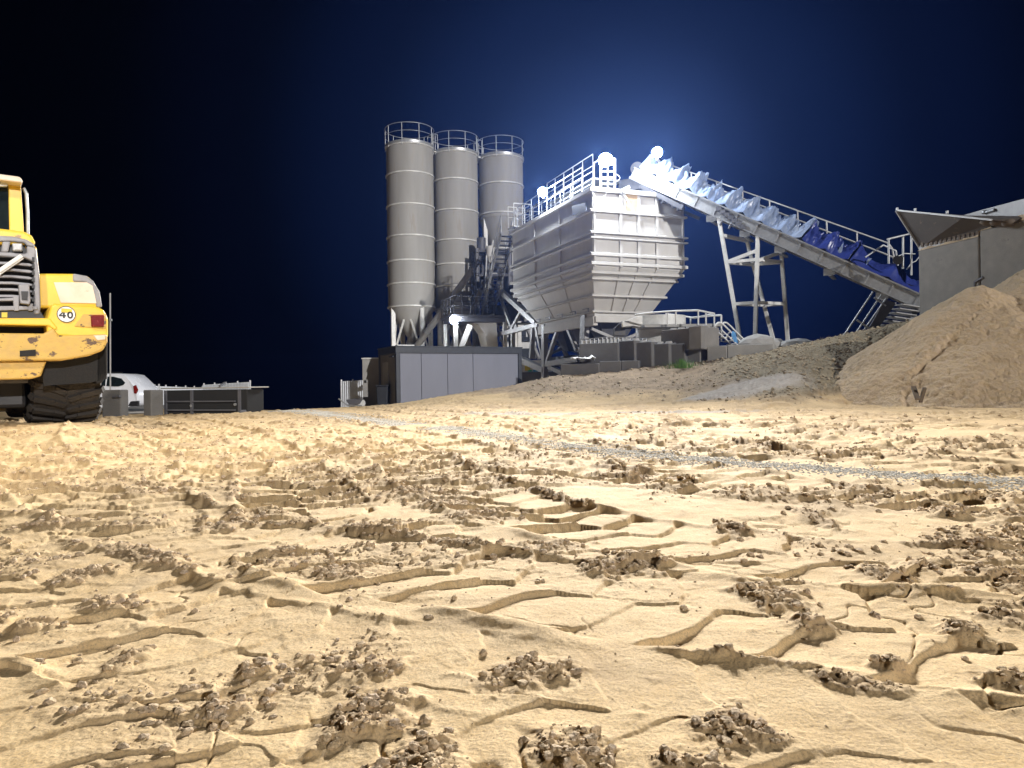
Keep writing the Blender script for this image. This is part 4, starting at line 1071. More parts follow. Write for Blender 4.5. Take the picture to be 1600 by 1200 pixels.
# round concrete tank and its chute
tc_ = P(1032, 510, 29.4); t = thing('round_tank', 'round pale concrete tank with a railing, under the right side of the hopper', 'tank', (tc_.x, tc_.y, gz(tc_.x, tc_.y)), 0)
zt_ = P(1032, 491, 28.4).z; Rt = .98
MB().lathe((tc_.x,tc_.y,0), [(0,zt_-.1),(Rt-.12,zt_-.1),(Rt-.12,zt_),(Rt,zt_),(Rt,.4)], 48).build('tank_wall', M['silo_ring'], t)
a = P(972,503,28.7); b2 = P(997,494,28.5)
MB().prism([P(972,503.5,28.5),P(996,494,28.5),P(1004,494,28.5),P(1004,512,28.5),P(990,509,28.5),P(973,511,28.5)], (0,.7,0)).build('chute', M['silo_ring'], t, bevel=.015)
MB().prism([P(961,512,28.9),P(972,502,28.9),P(976,508,28.9),P(978,524,28.9),P(960,524,28.9)], (0,.5,0)).build('bracket', M['concd'], t)
# railed deck right of the tank
t = thing('railed_deck', 'raised deck with white pipe railing between tank and trestle', 'deck', P(1085,545,27.8), 0)
ry = 27.6
dz_ = P(1075,506,ry).z
MB().box((P(1068,506,ry).x, ry+1.0, dz_-.05), (2.9,1.9,.1)).build('deck_slab', M['conc2'], t)
m = MB(); pts = [P(u,v,y) for u,v,y in ((992,492,28.0),(1020,488.5,27.6),(1056,486,27.2),(1091,485,26.9),(1116,490,27.6),(1085,497,29.4),(1062,493,29.6),(1040,490.5,29.4))]
m.path(pts, .035, 8); m.path([P(1079,496.5,29.2),P(1104,494,28.6),P(1127,492.5,28.2),P(1127,534,28.2)], .035, 8)
for u,v,y,vb in ((1056,486,27.2,508),(1091,485,26.9,508),(1103,487.5,27.3,508),(1116,490,27.6,511),(1079,497,29.3,508),(1043,489,27.4,508),(1066,494,29.5,508)): m.tube(P(u,v,y), P(u,vb,y), .03, 6)
m.build('railing', M['white'], t)
t = thing('stair_railing', 'curved white pipe stair railing left of the trestle feet', 'stair railing', P(1140,540,27.4), 0)
for dy in (0, .8):
    m = MB(); sh = dy*11; y0 = 26.9+dy
    m.path([P(u+sh,v,y0) for u,v in ((1119,516),(1117.5,511),(1119,506.5),(1123,504),(1127,504.5),(1131,508),(1157,534),(1163,541))], .032, 8)
    m.path([P(u+sh,v,y0) for u,v in ((1119,516),(1146,541))], .028, 8)
    m.tube(P(1141+sh,517,y0), P(1133+sh,530,y0), .028, 6)
    m.build('rail', M['white'], t)
m = MB()
for k in range(6): a = P(1122+6*k,517+5*k,27.0); m.beam(a, a+Vector((.1,.8,0)), .25, .03)
m.build('tread', M['galv'], t)
o = MB(); o.prism([P(1145,517,26.7),P(1149,519,26.7),P(1153,536,26.7),P(1147,534,26.7),P(1143,524,26.7)], (0,.04,.01)); tag(o.build('blue_rag', M['bluecloth']), 'bright blue rag hung over the white stair railing', 'cloth')
# lit cabin and printed banner seen through the frame
t = thing('far_cabin', 'bright white cabin glimpsed through the hopper frame', 'cabin', P(818,570,50), 0)
a = P(786,507,50); b2 = P(838,556,50)
m = MB(); m.span((a.x,50,b2.z),(b2.x,53,a.z)); m.build('cabin_wall', M['white'], t)
for u0,v0,u1,v1 in ((780,527,840,533),(780,545,840,560),(800,513,822,526),(806,535,813,545)):
    p, q = P(u0,v0,49.9), P(u1,v1,49.9); MB().span((p.x,49.85,p.z),(q.x,49.98,q.z)).build('window', M['anthra'], t)
t = thing('printed_banner', 'white banner with yellow, green and blue patches seen through the hopper frame', 'banner', P(836,583,42), 0)
a, b2 = P(806,563,42), P(862,581,42); MB().span((a.x,42,b2.z),(b2.x,42.05,a.z)).build('banner_sheet', M['white'], t)
for u0,v0,u1,v1,mm,nm in ((820,571.5,828.5,579,'inky','yellow_patch'),(825,578,831,580.8,'green','green_patch'),(833,577.5,841,580.8,'cyan','blue_patch')):
    p, q = P(u0,v0,41.97), P(u1,v1,41.97); MB().span((p.x,41.96,q.z),(q.x,41.99,p.z)).build(nm, M[mm], t)
MB().span((a.x-.5,41.9,b2.z-1.2),(b2.x+.5,42.2,b2.z-.01)).build('base_wall', M['concd'], t)

# --- block wall on the right, each panel its own block
Lw = (W1-W0).length
wl = Vector((W1.x-W0.x, W1.y-W0.y, 0)).normalized()
sj = onplane(1530,372,W0,wn); Lp = (Vector((sj.x,sj.y,0))-Vector((W0.x,W0.y,0))).length
lbls = ['stained concrete wall block at the conveyor foot, partly behind the heap','stained concrete wall block above the heap at the photo edge']
for k, z0 in enumerate((W0.z, W0.z+.16)):
    c = Vector((W0.x,W0.y,0))+wl*(Lp*(k+.5))-wn*.4; hgt = 3.6; ang = math.atan2(wl.y, wl.x)
    t = thing('wall_block', lbls[k], 'wall block', (c.x,c.y,z0-hgt), ang, 'big concrete blocks walling the loading hopper')
    MB().box((c.x,c.y,z0-hgt/2), (Lp-.03,.8,hgt), rz=ang).build('block_body', M['conc'], t, bevel=.05)
    ap = c+wl*(Lp*(.47 if k == 0 else -.47))+wn*.41
    if k == 0: MB().beam(Vector((ap.x,ap.y,z0-1.32))-wl*.12, Vector((ap.x,ap.y,z0-1.22))+wl*.2, .05, .05).beam(Vector((ap.x,ap.y,z0-1.32))-wl*.1, Vector((ap.x,ap.y,z0-1.5))-wl*.1,.04).build('lifting_loop', M['dsteel'], t)
for k in range(2, 4):
    c = Vector((W0.x,W0.y,0))+wl*(Lp*(k+.5))-wn*.4; z0 = W0.z+.16; ang = math.atan2(wl.y, wl.x)
# spilled sand along the wall top
nn = 160; vs = []; F = []
for i in range(nn+1):
    s_ = i/nn*Lp*2; zz = (W0.z if s_ < Lp else W0.z+.16); 
    hh = .05+.10*max(0,float(fbm(np.array([s_*2.2]),np.array([3.]),4)[0])+.25)+(.10 if s_ > Lp*1.1 else 0)*min(1,(s_-Lp*1.1)/.8)
    for j, w in enumerate((.03,-.1,-.3,-.5,-.78)):
        p = Vector((W0.x,W0.y,0))+wl*s_+wn*(w-.02); vs.append((p.x,p.y,zz+(0,hh*.8,hh*1.3,hh*1.2,0)[j]-.01+.02*rng.random()*(0<j<4)))
for i in range(nn):
    for j in range(4): a = i*5+j; F.append((a,a+1,a+6,a+5))
o = MB().add(vs,F,True).build('spilled_sand', M['clod']); tag(o,'pale sand spilled along the top of the block wall','sand',kind='stuff')
# loading hopper of dark plates
lh = thing('loading_hopper', 'dark steel loading hopper with flared side plates above the wall', 'hopper', (W0.x+1.0,W0.y,gz(14,23)), math.atan2(wl.y,wl.x))
pw = W0-wn*.35; pf = W0+wn*.15
def wp(u, v, q=pf): return onplane(u, v, q, wn)
# flared plate: lower edge on the wall line, upper edge leaning out over the yard side
low = W0-wn*.30
def lw(u, v): return onplane(u, v, low, wn)
outp = W0+wn*.45
def ow(u, v): return onplane(u, v, outp, wn)
pts = [ow(1401,328.5), ow(1508,336.5), ow(1550,343.5), lw(1620,338), lw(1620,352), lw(1438,387)]
MB().prism(pts, -wn*.03+Vector((0,0,.0))).build('side_plate', M['rust'], lh)
m = MB(); m.beam(ow(1401,328.5), lw(1438,387), .06, .1); m.beam(ow(1401,328.5), ow(1550,343.5), .05, .05); m.beam(lw(1438,388), lw(1625,351), .12, .18); m.beam(lw(1441,394), lw(1625,359), .14, .1); m.build('plate_frame', M['steel'], lh)
far_ = W0-wn*2.9
pts = [onplane(u,v,far_,wn) for u,v in ((1506,336),(1530,329),(1640,300),(1640,345),(1560,350))]
MB().prism(pts, -wn*.04).build('far_plate', M['steel'], lh)
m = MB(); q = onplane(1540,331.5,far_+wn*.05,wn); m.tube(q, q+wl*.35, .05, 8); m.tube(q, q+Vector((0,0,.02))-wl*.1,.07,8)
for u,v in ((1402,328),(1430,329),(1480,333)): m.tube(ow(u,v)-Vector((0,0,.02)), ow(u,v)+Vector((0,0,.07)), .04, 8)
m.build('lug', M['galv'], lh)
m = MB()
for k in range(26):
    u = 1444+k*7.2; v = 379.5-k*.62*1.35 if k > 0 else 379.5
    v = 381-(u-1444)*.2; a = lw(u, v)+wn*.06; m.prism([a-wl*.055-Vector((0,0,.10)), a+wl*.055-Vector((0,0,.10)), a+wl*.05+Vector((0,0,.06)), a-wl*.05+Vector((0,0,.07))], wn*.03)
m.build('rubber_flap', M['wood'], lh)
for k,(u,v) in enumerate(((1546,346),(1563,346),(1579,347))):
    c = onplane(u,v+1,W0+wn*.02,wn); v0, f0 = ico(2); r_ = np.random.default_rng(k)
    tag(MB().add([c+Vector(tuple(q*(1+r_.uniform(-.1,.1))*np.array([.26,.2,.13]))) for q in v0], [tuple(q) for q in f0], True).build('dirt_lump', M['wood']), ['round brown dirt lump at the plate end, leftmost of three','round brown dirt lump, middle of three by the plate','round brown dirt lump, rightmost of three by the plate'][k], 'dirt lump', 'dirt lumps on the loading hopper edge')
# rail cage at the conveyor foot
t = thing('foot_railing', 'grey pipe railing standing at the lower end of the conveyor', 'railing', P(1405,440,25.2), 0)
m = MB(); fy = 25.3
for u,vt,vb in ((1388.5,373,412),(1411,370,420),(1424,367,430)): m.tube(P(u,vt,fy), P(u,vb,fy), .035, 8)
m.path([P(1386,374,fy),P(1421,365.5,fy)], .035, 8); m.path([P(1352,402,fy+.9),P(1380,383,fy+.9),P(1400,392,fy+.9),P(1403,415,fy+.9)], .03, 8); m.path([P(1404,400,fy-.2),P(1413,396,fy-.2),P(1430,397,fy-.2)], .02, 6)
m.path([P(1417,421,fy-.3),P(1424,411,fy-.3),P(1431,408,fy-.3),P(1438,399,fy-.3),P(1440,388,fy-.3)], .02, 6)
m.build('rail', M['galv'], t)
tag(MB().tube(P(1403,406,fy-.1), P(1404,406,fy+.5), .16, 18).build('drive_drum', M['black']), 'black round drum behind the deep blue tarpaulin', 'drum')
# stairs beneath the lower conveyor
t = thing('side_stairs', 'dark steel stairs with pipe railings under the lower end of the conveyor', 'stairs', P(1375,500,25.6), 0)
sy = 25.4
def X(u, v, dy=0): return P(u, v, sy+dy)
MB().prism([X(1384,468),X(1401,473),X(1371,515),X(1352,522)], (0,.05,0)).build('stringer', M['dsteel'], t)
MB().prism([X(1432,480,.9),X(1440,482,.9),X(1412,520,.9),X(1402,520,.9)], (0,.05,0)).build('stringer', M['dsteel'], t)
m = MB()
for k in range(7):
    f_ = k/7; a = X(1404-38*f_, 476+44*f_, .1); b2 = X(1436-38*f_, 481+43*f_, .85); m.beam(a, b2, .34, .04)
m.build('tread', M['steel'], t)
m = MB()
for u0,v0,u1,v1,dy in ((1364,456,1322,519,0),(1377,461,1337,521,.3),(1385,466,1347,520,0)): m.tube(X(u0,v0,dy), X(u1,v1,dy), .03, 8)
m.path([X(1322,519),X(1318,523.5),X(1311,528)], .03, 8); m.beam(X(1339,500), X(1358,513), .05); m.beam(X(1366,465),X(1384,478),.05)
m.build('handrail', M['galv'], t)
# grass tuft
gc = P(1066, 567.5, 25.0); gc.z = gz(gc.x, gc.y)+.03
m = MB(); rg = random.Random(5)
for k in range(330):
    a = rg.uniform(0, 6.28); r_ = abs(rg.gauss(0,.34)); p = gc+Vector((r_*math.cos(a)*1.15, r_*math.sin(a)*.7, 0)); hgt = rg.uniform(.14,.40)*(1-.55*min(1,r_)); ln = Vector((math.cos(a),math.sin(a),0))*rg.uniform(.05,.3)*(.4+r_); w = Vector((-math.sin(a+rg.random()),math.cos(a),0))*.008
    q = p+ln*.45+Vector((0,0,hgt*.65)); e = p+ln*1.1+Vector((0,0,hgt)); m.add([p-w,p+w,q+w*.8,q-w*.8,e],[(0,1,2,3),(3,2,4)])
tag(m.build('grass_tuft', M['grass'], base=gc), 'small green tuft of grass growing on the mound before the dark blocks', 'grass')
# far brush on the skyline right of the trestle
m = MB(); bc = P(1300, 528, 31)
for k in range(500):
    p = bc+Vector((rg.gauss(0,.45), rg.gauss(0,.3), rg.uniform(-.6,.2)-.2)); d = Vector((rg.gauss(0,1),rg.gauss(0,1),rg.gauss(.6,1))).normalized()*rg.uniform(.08,.2); w = Vector((rg.gauss(0,1),rg.gauss(0,1),rg.gauss(0,1))).normalized()*.012
    m.add([p-w,p+w,p+d],[(0,1,2)])
tag(m.build('dry_bush', M['wood']), 'dark dry bush on the crest between trestle and stairs', 'bush')

# --- black steel trough and nearby blocks on the left
ya_, yb2 = 19.2, 18.2
a = P(256,607,ya_); b2 = P(386,607.5,yb2); d = Vector((b2.x-a.x,b2.y-a.y,0)); L = d.length; d.normalize(); n_ = Vector((-d.y,d.x,0)); ang = math.atan2(d.y,d.x); zt2 = a.z; hz = .78
t = thing('steel_trough', 'long black steel trough with a pale lid edge on the sand', 'trough', (a+b2)/2-Vector((0,0,hz)), ang)
def U(x, y, z): return Vector((a.x,a.y,zt2-hz))+d*x+n_*y+Vector((0,0,z))
m = MB(); m.box(U(L/2,.3,hz/2-.02), (L,.6,hz-.06), rz=ang); m.build('trough_body', M['soot'], t, bevel=.02)
m = MB()
for z in (.22,.44): m.box(U(L*.46,-.025,z), (L*.82,.06,.035), rz=ang)
for x in (.02,.9,L-.28): m.box(U(x+.06,-.02,hz/2), (.07,.05,hz-.1), rz=ang)
m.build('rib', M['dsteel'], t)
m = MB(); m.box(U(L/2+.03,.3,hz), (L+.16,.74,.035), rz=ang); m.build('lid', M['conc2'], t, bevel=.012)
m = MB(); m.tube(U(.95,-.05,.33),U(.95,-.01,.33),.035,10); m.tube(U(L-.35,-.05,.36),U(L-.35,-.01,.36),.035,10); m.build('bolt', M['galv'], t)
m = MB(); m.lathe(U(L-.12,-.03,.14), [(.09,-.09),(.13,0),(.09,.09)], 14); m.build('pipe_end', M['dsteel'], t)
tag(MB().beam(P(343,603.5,18.4), P(352,598,18.9), .05).build('leaning_bar', M['dsteel']), 'short dark bar resting on the trough lid', 'bar')
block(235,609,18.6,256,18.9,.78,.35,'plain grey block at the left end of the black trough','loose concrete blocks on the left','concd')
block(158,609,17.5,188,17.3,.80,.25,'grey block with two notches beside the loader wheel','loose concrete blocks on the left','concd',0,2)
tm = thing('thin_mast', 'thin pole rising behind the loader fender', 'pole', P(172,640,21), 0)
MB().tube(P(172.5,625,21), P(172,458,21), .022, 8).build('mast_pole', M['steel'], tm)
MB().box(P(173,500,20.97), (.06,.05,.06)).build('clamp', M['galv'], tm)
# --- parked white car, seen from the side, its tail to the right
cy = 27.6; k0 = P(216, 650, cy); cz = gz(k0.x-.6, cy)+.02; k0.z = cz
s_ = (P(190,583,cy).z-cz)/1.66
car = thing('parked_car', 'white hatchback parked behind the loader, only its tail showing', 'car', (k0.x-2.1*s_, cy+.9, cz), 0)
def V_(x, z, y=0): return Vector((k0.x-x*s_, cy+y, cz+z*s_))     # x measured forward from the tail
prof = [(0.02,.42),(0,.62),(.05,.98),(.16,1.12),(.42,1.42),(.60,1.60),(.9,1.655),(1.9,1.67),(2.5,1.60),(3.15,1.12),(4.05,1.0),(4.28,.72),(4.30,.35),(3.9,.22),(.35,.26),(.1,.33)]
m = MB(); n = len(prof); vs = []
lev = [(0,.93),(.10,1.0),(1.68,1.0),(1.78,.93)]
cc = (2.1,.8)
for y, f_ in ((0,0),(.07,.045),(1.71,.045),(1.78,0)):
    for x, z in prof:
        tuck = .0 if z < 1.05 else (z-1.05)*.24
        yy_ = y + (tuck if y < .9 else -tuck); fx = 1 if f_ else .985
        vs.append(V_(cc[0]+(x-cc[0])*(1 if f_ else .985), cc[1]+(z-cc[1])*(1 if f_ else .97), yy_))
F = []
for r_ in range(3):
    for k in range(n): F.append((r_*n+k, r_*n+(k+1)%n, (r_+1)*n+(k+1)%n, (r_+1)*n+k))
m.add(vs, F, True); m.add(vs[:n], [tuple(range(n))[::-1]]); m.add(vs[3*n:], [tuple(range(n))]); m.build('body', M['carw'], car)
def plate(pts, y, mm, nm, th=.03):
    m = MB(); q = []
    for x, z in pts: q.append(V_(x, z, y-.012+(max(0,z-1.05)*.24 if True else 0)))
    m.prism(q, (0,th,0)); return m.build(nm, M[mm], car)
plate([(.62,1.17),(.55,1.26),(.72,1.44),(1.05,1.52),(1.30,1.53),(1.30,1.14),(.8,1.12)], 0, 'glass', 'rear_window')
plate([(1.36,1.14),(1.36,1.53),(2.1,1.53),(2.1,1.12)], 0, 'glass', 'side_window'); plate([(2.16,1.12),(2.16,1.53),(2.45,1.5),(2.95,1.12)], 0, 'glass', 'side_window')
m = MB(); m.prism([V_(.02,.98,-.015),V_(.10,1.16,-.01),V_(.19,1.12,.0),V_(.15,.84,-.015),V_(.06,.80,-.015)], (0,.08,0)); m.build('tail_light', M['red'], car)
m = MB(); m.prism([V_(-.02,.30,-.02),V_(-.03,.52,-.02),V_(.30,.50,-.02),V_(.42,.30,-.02)], (0,.1,0)); m.build('bumper', M['black'], car, bevel=.02)
for x in (.86, 3.45):
    c = V_(x,.36,.02)
    a_ = MB(); a_.lathe((0,0,0),[(.43*s_,0),(.43*s_,.05)],28)
    w_ = thing('wheel', None, None); 
    bpy.data.objects.remove(w_)
    m = MB(); m.tube(c-Vector((0,.035,0)), c+Vector((0,.20,0)), .345*s_, 28); o = m.build('wheel', M['tyre'], car, bevel=.02)
    m = MB(); m.tube(c-Vector((0,.05,0)), c+Vector((0,.0,0)), .08*s_, 14)
    for k in range(5):
        t_ = k*2*math.pi/5+.3; e = c+Vector((math.cos(t_)*.24*s_, -.045, math.sin(t_)*.24*s_)); m.beam(c-Vector((0,.045,0)), e, .05, .02)
    for k in range(20): t0, t1 = k*math.pi/10, (k+1)*math.pi/10; m.beam(c+Vector((math.cos(t0)*.24*s_,-.04,math.sin(t0)*.24*s_)), c+Vector((math.cos(t1)*.24*s_,-.04,math.sin(t1)*.24*s_)), .03)
    m.build('rim', M['galv'], o)
    m = MB(); pts = [c+Vector((math.cos(t_)*.43*s_, -.022, math.sin(t_)*.43*s_)) for t_ in np.linspace(-.15,math.pi+.15,18)]; m.prism(pts, (0,.05,0)); m.build('wheel_arch', M['black'], car)
m = MB(); m.tube(V_(.8,1.70,.3), V_(2.3,1.72,.3), .02, 6); m.build('roof_rail', M['black'], car)
# --- wheel loader, its tail to the camera
LA = R(38.0); LR = Vector((math.cos(LA), math.sin(LA), 0)); LF = Vector((-math.sin(LA), math.cos(LA), 0)); LH = 1.36
LO = Vector((-5.4, 9.9, 0)) - LR*LH; LO.z = .15
ldr = thing('wheel_loader', 'muddy yellow wheel loader seen from behind with a round 40 sticker', 'wheel loader', LO, LA)
def LL(u, v, Y):
    """local point (X, Y, Z) of the photo point u, v on the loader's cross plane Y"""
    q = onplane(u, v, LO+LF*Y, LF)-LO
    return Vector((q.dot(LR), Y, q.z))
def lpoly(uv, Y): return [LL(u, v, Y) for u, v in uv]
def mirrored(m, pts, d, both=True):
    m.prism(pts, (0,d,0))
    if both: m.prism([Vector((-p.x,p.y,p.z)) for p in pts][::-1], (0,d,0))
    return m
def sym(uv, Y):        # right-half outline (from the centre line, top to bottom) closed by its mirror image
    r_ = lpoly(uv, Y); return r_ + [Vector((-p.x,p.y,p.z)) for p in reversed(r_)]
def lb(m, name, mm, par=ldr, bevel=.0, seg=2): return m.build(name, M[mm], par, local=True, bevel=bevel, seg=seg)
# counterweight: side blocks, central lip, heavy lower body
for sg in (1,-1):
    q = [Vector((p.x*sg,p.y,p.z)) for p in lpoly([(80,477),(86,474),(150,478.5),(163,484),(169.5,498),(169.5,528),(120,528),(74,524),(72,505)], .0)]
    m = MB(); m.prism(q if sg > 0 else q[::-1], (0,.75,0)); lb(m, 'rear_counterweight', 'yellow', bevel=.035, seg=3)
m = MB(); m.prism(sym([(-23,497),(78,497),(90,512),(86,516),(76,509),(-23,507)], -.02), (0,.5,0)); lb(m, 'lip', 'yellow', bevel=.015)
m = MB(); m.prism(sym([(-23,520),(68,521),(84,512),(92,524),(168,522),(168.5,534),(161,548),(140,556),(100,563),(-23,565)], -.03), (0,.8,0)); lb(m, 'lower_counterweight', 'yellow2', bevel=.03, seg=3)
m = MB(); m.prism(sym([(-23,505),(77,507),(84,524),(-23,525)], .32), (0,.1,0)); lb(m, 'tow_recess', 'soot')
m = MB(); m.prism(sym([(-23,564),(73,564),(64,588),(50,592),(-23,594)], .06), (0,.6,0)); lb(m, 'belly_plate', 'yellow2', bevel=.02)
m = MB(); mirrored(m, lpoly([(31,548),(56,546),(56,556),(31,557)], -.05), .06); lb(m, 'step_hole', 'soot')
# damage: scraped ledge
m = MB(); mirrored(m, lpoly([(146,524),(166,523),(164,531),(152,532)], -.05), .1); lb(m, 'scraped_edge', 'plate', bevel=.01)
# lamp housing and tail lamp
for sg in (1,-1):
    q = lpoly([(116,510),(130,491),(166,490),(166,514)], -.012)
    q = [Vector((p.x*sg,p.y,p.z)) for p in q]; 
    m = MB(); m.prism(q if sg > 0 else q[::-1], (0,.02,0)); hsg = lb(m, 'lamp_housing', 'yellow2', bevel=.01)
    q = [Vector((p.x*sg,p.y,p.z)) for p in lpoly([(142,492),(163,492),(163,510.5),(143,510.5)], -.05)]
    m = MB(); m.prism(q if sg > 0 else q[::-1], (0,.05,0)); lb(m, 'tail_light', 'red', hsg, bevel=.012)
    m = MB()
    for k in range(5):
        a = q[0].lerp(q[3], (k+1)/6)+Vector((0,-.004,0)); b2 = q[1].lerp(q[2], (k+1)/6)+Vector((0,-.004,0)); m.beam(a, b2, .004, .006)
    lb(m, 'lens_rib', 'red', hsg)
# round sticker with the number
c = LL(103.5, 491, -.012); rr = (LL(118,491,-.012)-c).length*.98
m = MB(); n = 40; pts = [c+Vector((rr*math.cos(2*math.pi*k/n), 0, rr*math.sin(2*math.pi*k/n))) for k in range(n)]; m.prism(pts, (0,.010,0)); stk = lb(m, 'number_sticker', 'dec')
stk['label'] = 'round white sticker reading 40'
m = MB()
for k in range(n):
    t0, t1 = 2*math.pi*k/n, 2*math.pi*(k+1)/n
    m.beam(c+Vector((rr*math.cos(t0),-.002,rr*math.sin(t0))), c+Vector((rr*math.cos(t1),-.002,rr*math.sin(t1))), .006, .008)
r4 = rr
def seg(a, b2, w): m.beam(c+Vector((a[0]*r4,-.004,a[1]*r4)), c+Vector((b2[0]*r4,-.004,b2[1]*r4)), .006, w*r4, up=(0,0,1)) if abs(a[0]-b2[0]) > abs(a[1]-b2[1]) else m.beam(c+Vector((a[0]*r4,-.004,a[1]*r4)), c+Vector((b2[0]*r4,-.004,b2[1]*r4)), w*r4, .006, up=(0,1,0))
seg((-.26,-.50),(-.26,.30),.20); seg((-.26,.32),(-.72,-.16),.15); seg((-.80,-.20),(-.02,-.20),.16)
for k in range(20):
    t0, t1 = 2*math.pi*k/20, 2*math.pi*(k+1)/20; e = lambda t_: (.42+.24*math.cos(t_), -.08+.36*math.sin(t_))
    a, b2 = e(t0), e(t1)
    p0, p1 = c+Vector((a[0]*r4,-.0045,a[1]*r4)), c+Vector((b2[0]*r4,-.0045,b2[1]*r4)); dd = (p1-p0).normalized()*.006; m.beam(p0-dd, p1+dd, .17*r4, .006, up=(0,1,0))
lb(m, 'numeral', 'ink', stk)
m = MB(); m.beam(c+Vector((-.55*r4,-.005,.47*r4)), c+Vector((.62*r4,-.005,.44*r4)), .005, .05); m.beam(c+Vector((-.55*r4,-.008,.43*r4)), c+Vector((-.1*r4,-.008,.43*r4)), .004, .02); lb(m, 'yellow_stripe', 'inky', stk)
# fender over the rear wheel, cream plate, grey corner
for sg in (1,-1):
    def fl(pts, Y): 
        q = [Vector((p.x*sg,p.y,p.z)) for p in lpoly(pts, Y)]; return q if sg > 0 else q[::-1]
    m = MB(); m.prism(fl([(58,427),(118,427.5),(140,432),(152,452),(156,480),(60,482)], .42), (0,1.5,0)); fd = lb(m, 'fender', 'yellow', bevel=.04, seg=3)
    m = MB(); m.prism(fl([(114,427),(136,431),(146,439),(156,456),(160,480),(151,480),(144,447),(134,441),(114,440)], .40), (0,1.5,0)); lb(m, 'fender_trim', 'lgrey', fd, bevel=.02)
    m = MB(); m.prism(fl([(84,441),(143,441),(152,474),(95,473)], .405), (0,.01,0)); lb(m, 'marker_plate', 'plate', fd, bevel=.003)
    m = MB(); m.prism(fl([(64,545),(120,558),(150,550),(166,530),(167,592),(140,598),(68,603)], .30), (0,.02,0)); lb(m, 'mud_flap', 'soot', fd)
    m = MB(); m.prism(fl([(150,530),(168,520),(168,585),(160,598),(150,600)], .30), (0,1.2,0)); lb(m, 'mud_guard', 'soot', fd, bevel=.02)
# hood with its grey louvred tail
zt_h = 357
m = MB(); m.prism(sym([(-23,354),(20,359),(40,362),(50,368),(55,377),(56,382),(-23,382)], .32), (0,1.9,0)); lb(m, 'engine_hood', 'yellow', bevel=.05, seg=3)
m = MB(); m.prism(sym([(-23,378),(57,384),(62,430),(64,497),(-23,497)], .50), (0,1.7,0)); lb(m, 'hood_side', 'yellow', bevel=.03)
gr = thing('x', None, None); bpy.data.objects.remove(gr)
m = MB()
top = [(-23,366),(20,368),(42,374),(54,383),(57,392),(58,412),(-23,409)]
r_ = lpoly(top, .28); 
# upper grey band with two openings built as bars around them
def bar(uv): mirrored(m, lpoly(uv, .28), .14)
bar([(-23,367),(20,369),(42,374),(52,380),(55,386),(42,384),(38,379),(17,377),(-23,377)])
bar([(-23,392),(12,394),(42,396),(42,384),(55,386),(57,392),(59,412),(40,403),(-23,399)])
bar([(4,377),(17,377),(13,394),(2,394)])
bar([(50,396),(57,392),(62,430),(64,480),(62,491),(53,491),(53,412)])
g_ = lb(m, 'grille_frame', 'lgrey', bevel=.018, seg=2)
m = MB()
for k in range(6):
    v = 412+k*10.3
    pts = lpoly([(-23,v-3.5),(20,v-3),(46,v-.5),(54,v+3),(46,v+4),(20,v+1.2),(-23,v+.8)], .30); mirrored(m, pts, .10)
lb(m, 'grille_bar', 'lgrey', g_, bevel=.008)
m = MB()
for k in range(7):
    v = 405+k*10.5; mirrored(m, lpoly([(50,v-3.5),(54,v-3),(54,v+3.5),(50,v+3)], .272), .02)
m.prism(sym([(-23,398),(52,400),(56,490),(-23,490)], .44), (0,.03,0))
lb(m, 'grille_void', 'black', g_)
m = MB(); m.beam(LL(-2,424,.24), LL(34,399.5,.24), .05, .06, up=(0,1,0)); m.beam(LL(-2,429,.24), LL(36,403,.24), .03, .02, up=(0,1,0)); lb(m, 'diagonal_bar', 'white', g_, bevel=.006)
m = MB()
mirrored(m, lpoly([(29,445),(46,443),(48,470),(46,476),(32,474),(30,455)], .18), .12, False); lb(m, 'latch_bracket', 'lgrey', g_, bevel=.012)
m = MB(); mirrored(m, lpoly([(33,455),(44,455),(43,469),(34,468)], .165), .02, False); lb(m, 'latch', 'black', g_)
m = MB(); mirrored(m, lpoly([(-23,467),(24,465),(24,470),(-23,471)], .26), .16); mirrored(m, lpoly([(-23,478),(58,478),(60,484),(-23,486)], .26), .18); mirrored(m, lpoly([(20,462),(30,462),(30,486),(22,486)], .255), .1); mirrored(m, lpoly([(42,474),(52,474),(52,486),(44,486)], .255), .1); lb(m, 'grille_base', 'lgrey', g_, bevel=.01)
m = MB(); mirrored(m, lpoly([(-23,484),(62,485),(70,498),(-23,499)], .30), .3); lb(m, 'sill_plate', 'black', g_)
m = MB(); m.prism(lpoly([(2.5,488),(11.5,488),(11.5,496),(2.5,496)], .285), (0,.01,0)); lb(m, 'warning_label', 'inky', g_)
for sg in (1,-1):
    def fl2(pts, Y): 
        q = [Vector((p.x*sg,p.y,p.z)) for p in lpoly(pts, Y)]; return q if sg > 0 else q[::-1]
    m = MB(); m.prism(fl2([(19,380),(35,380),(36,392),(20,392)], .24), (0,.12,0)); wl_ = lb(m, 'work_light', 'galv', bevel=.012)
    m = MB(); m.prism(fl2([(21.5,382.5),(33.5,382.5),(34,390),(22,390)], .232), (0,.02,0)); lb(m, 'lens', 'lens', wl_, bevel=.004)
m = MB(); m.prism(sym([(-23,377),(38,380),(42,396),(-23,396)], .40), (0,.02,0)); lb(m, 'lamp_void', 'black', g_)
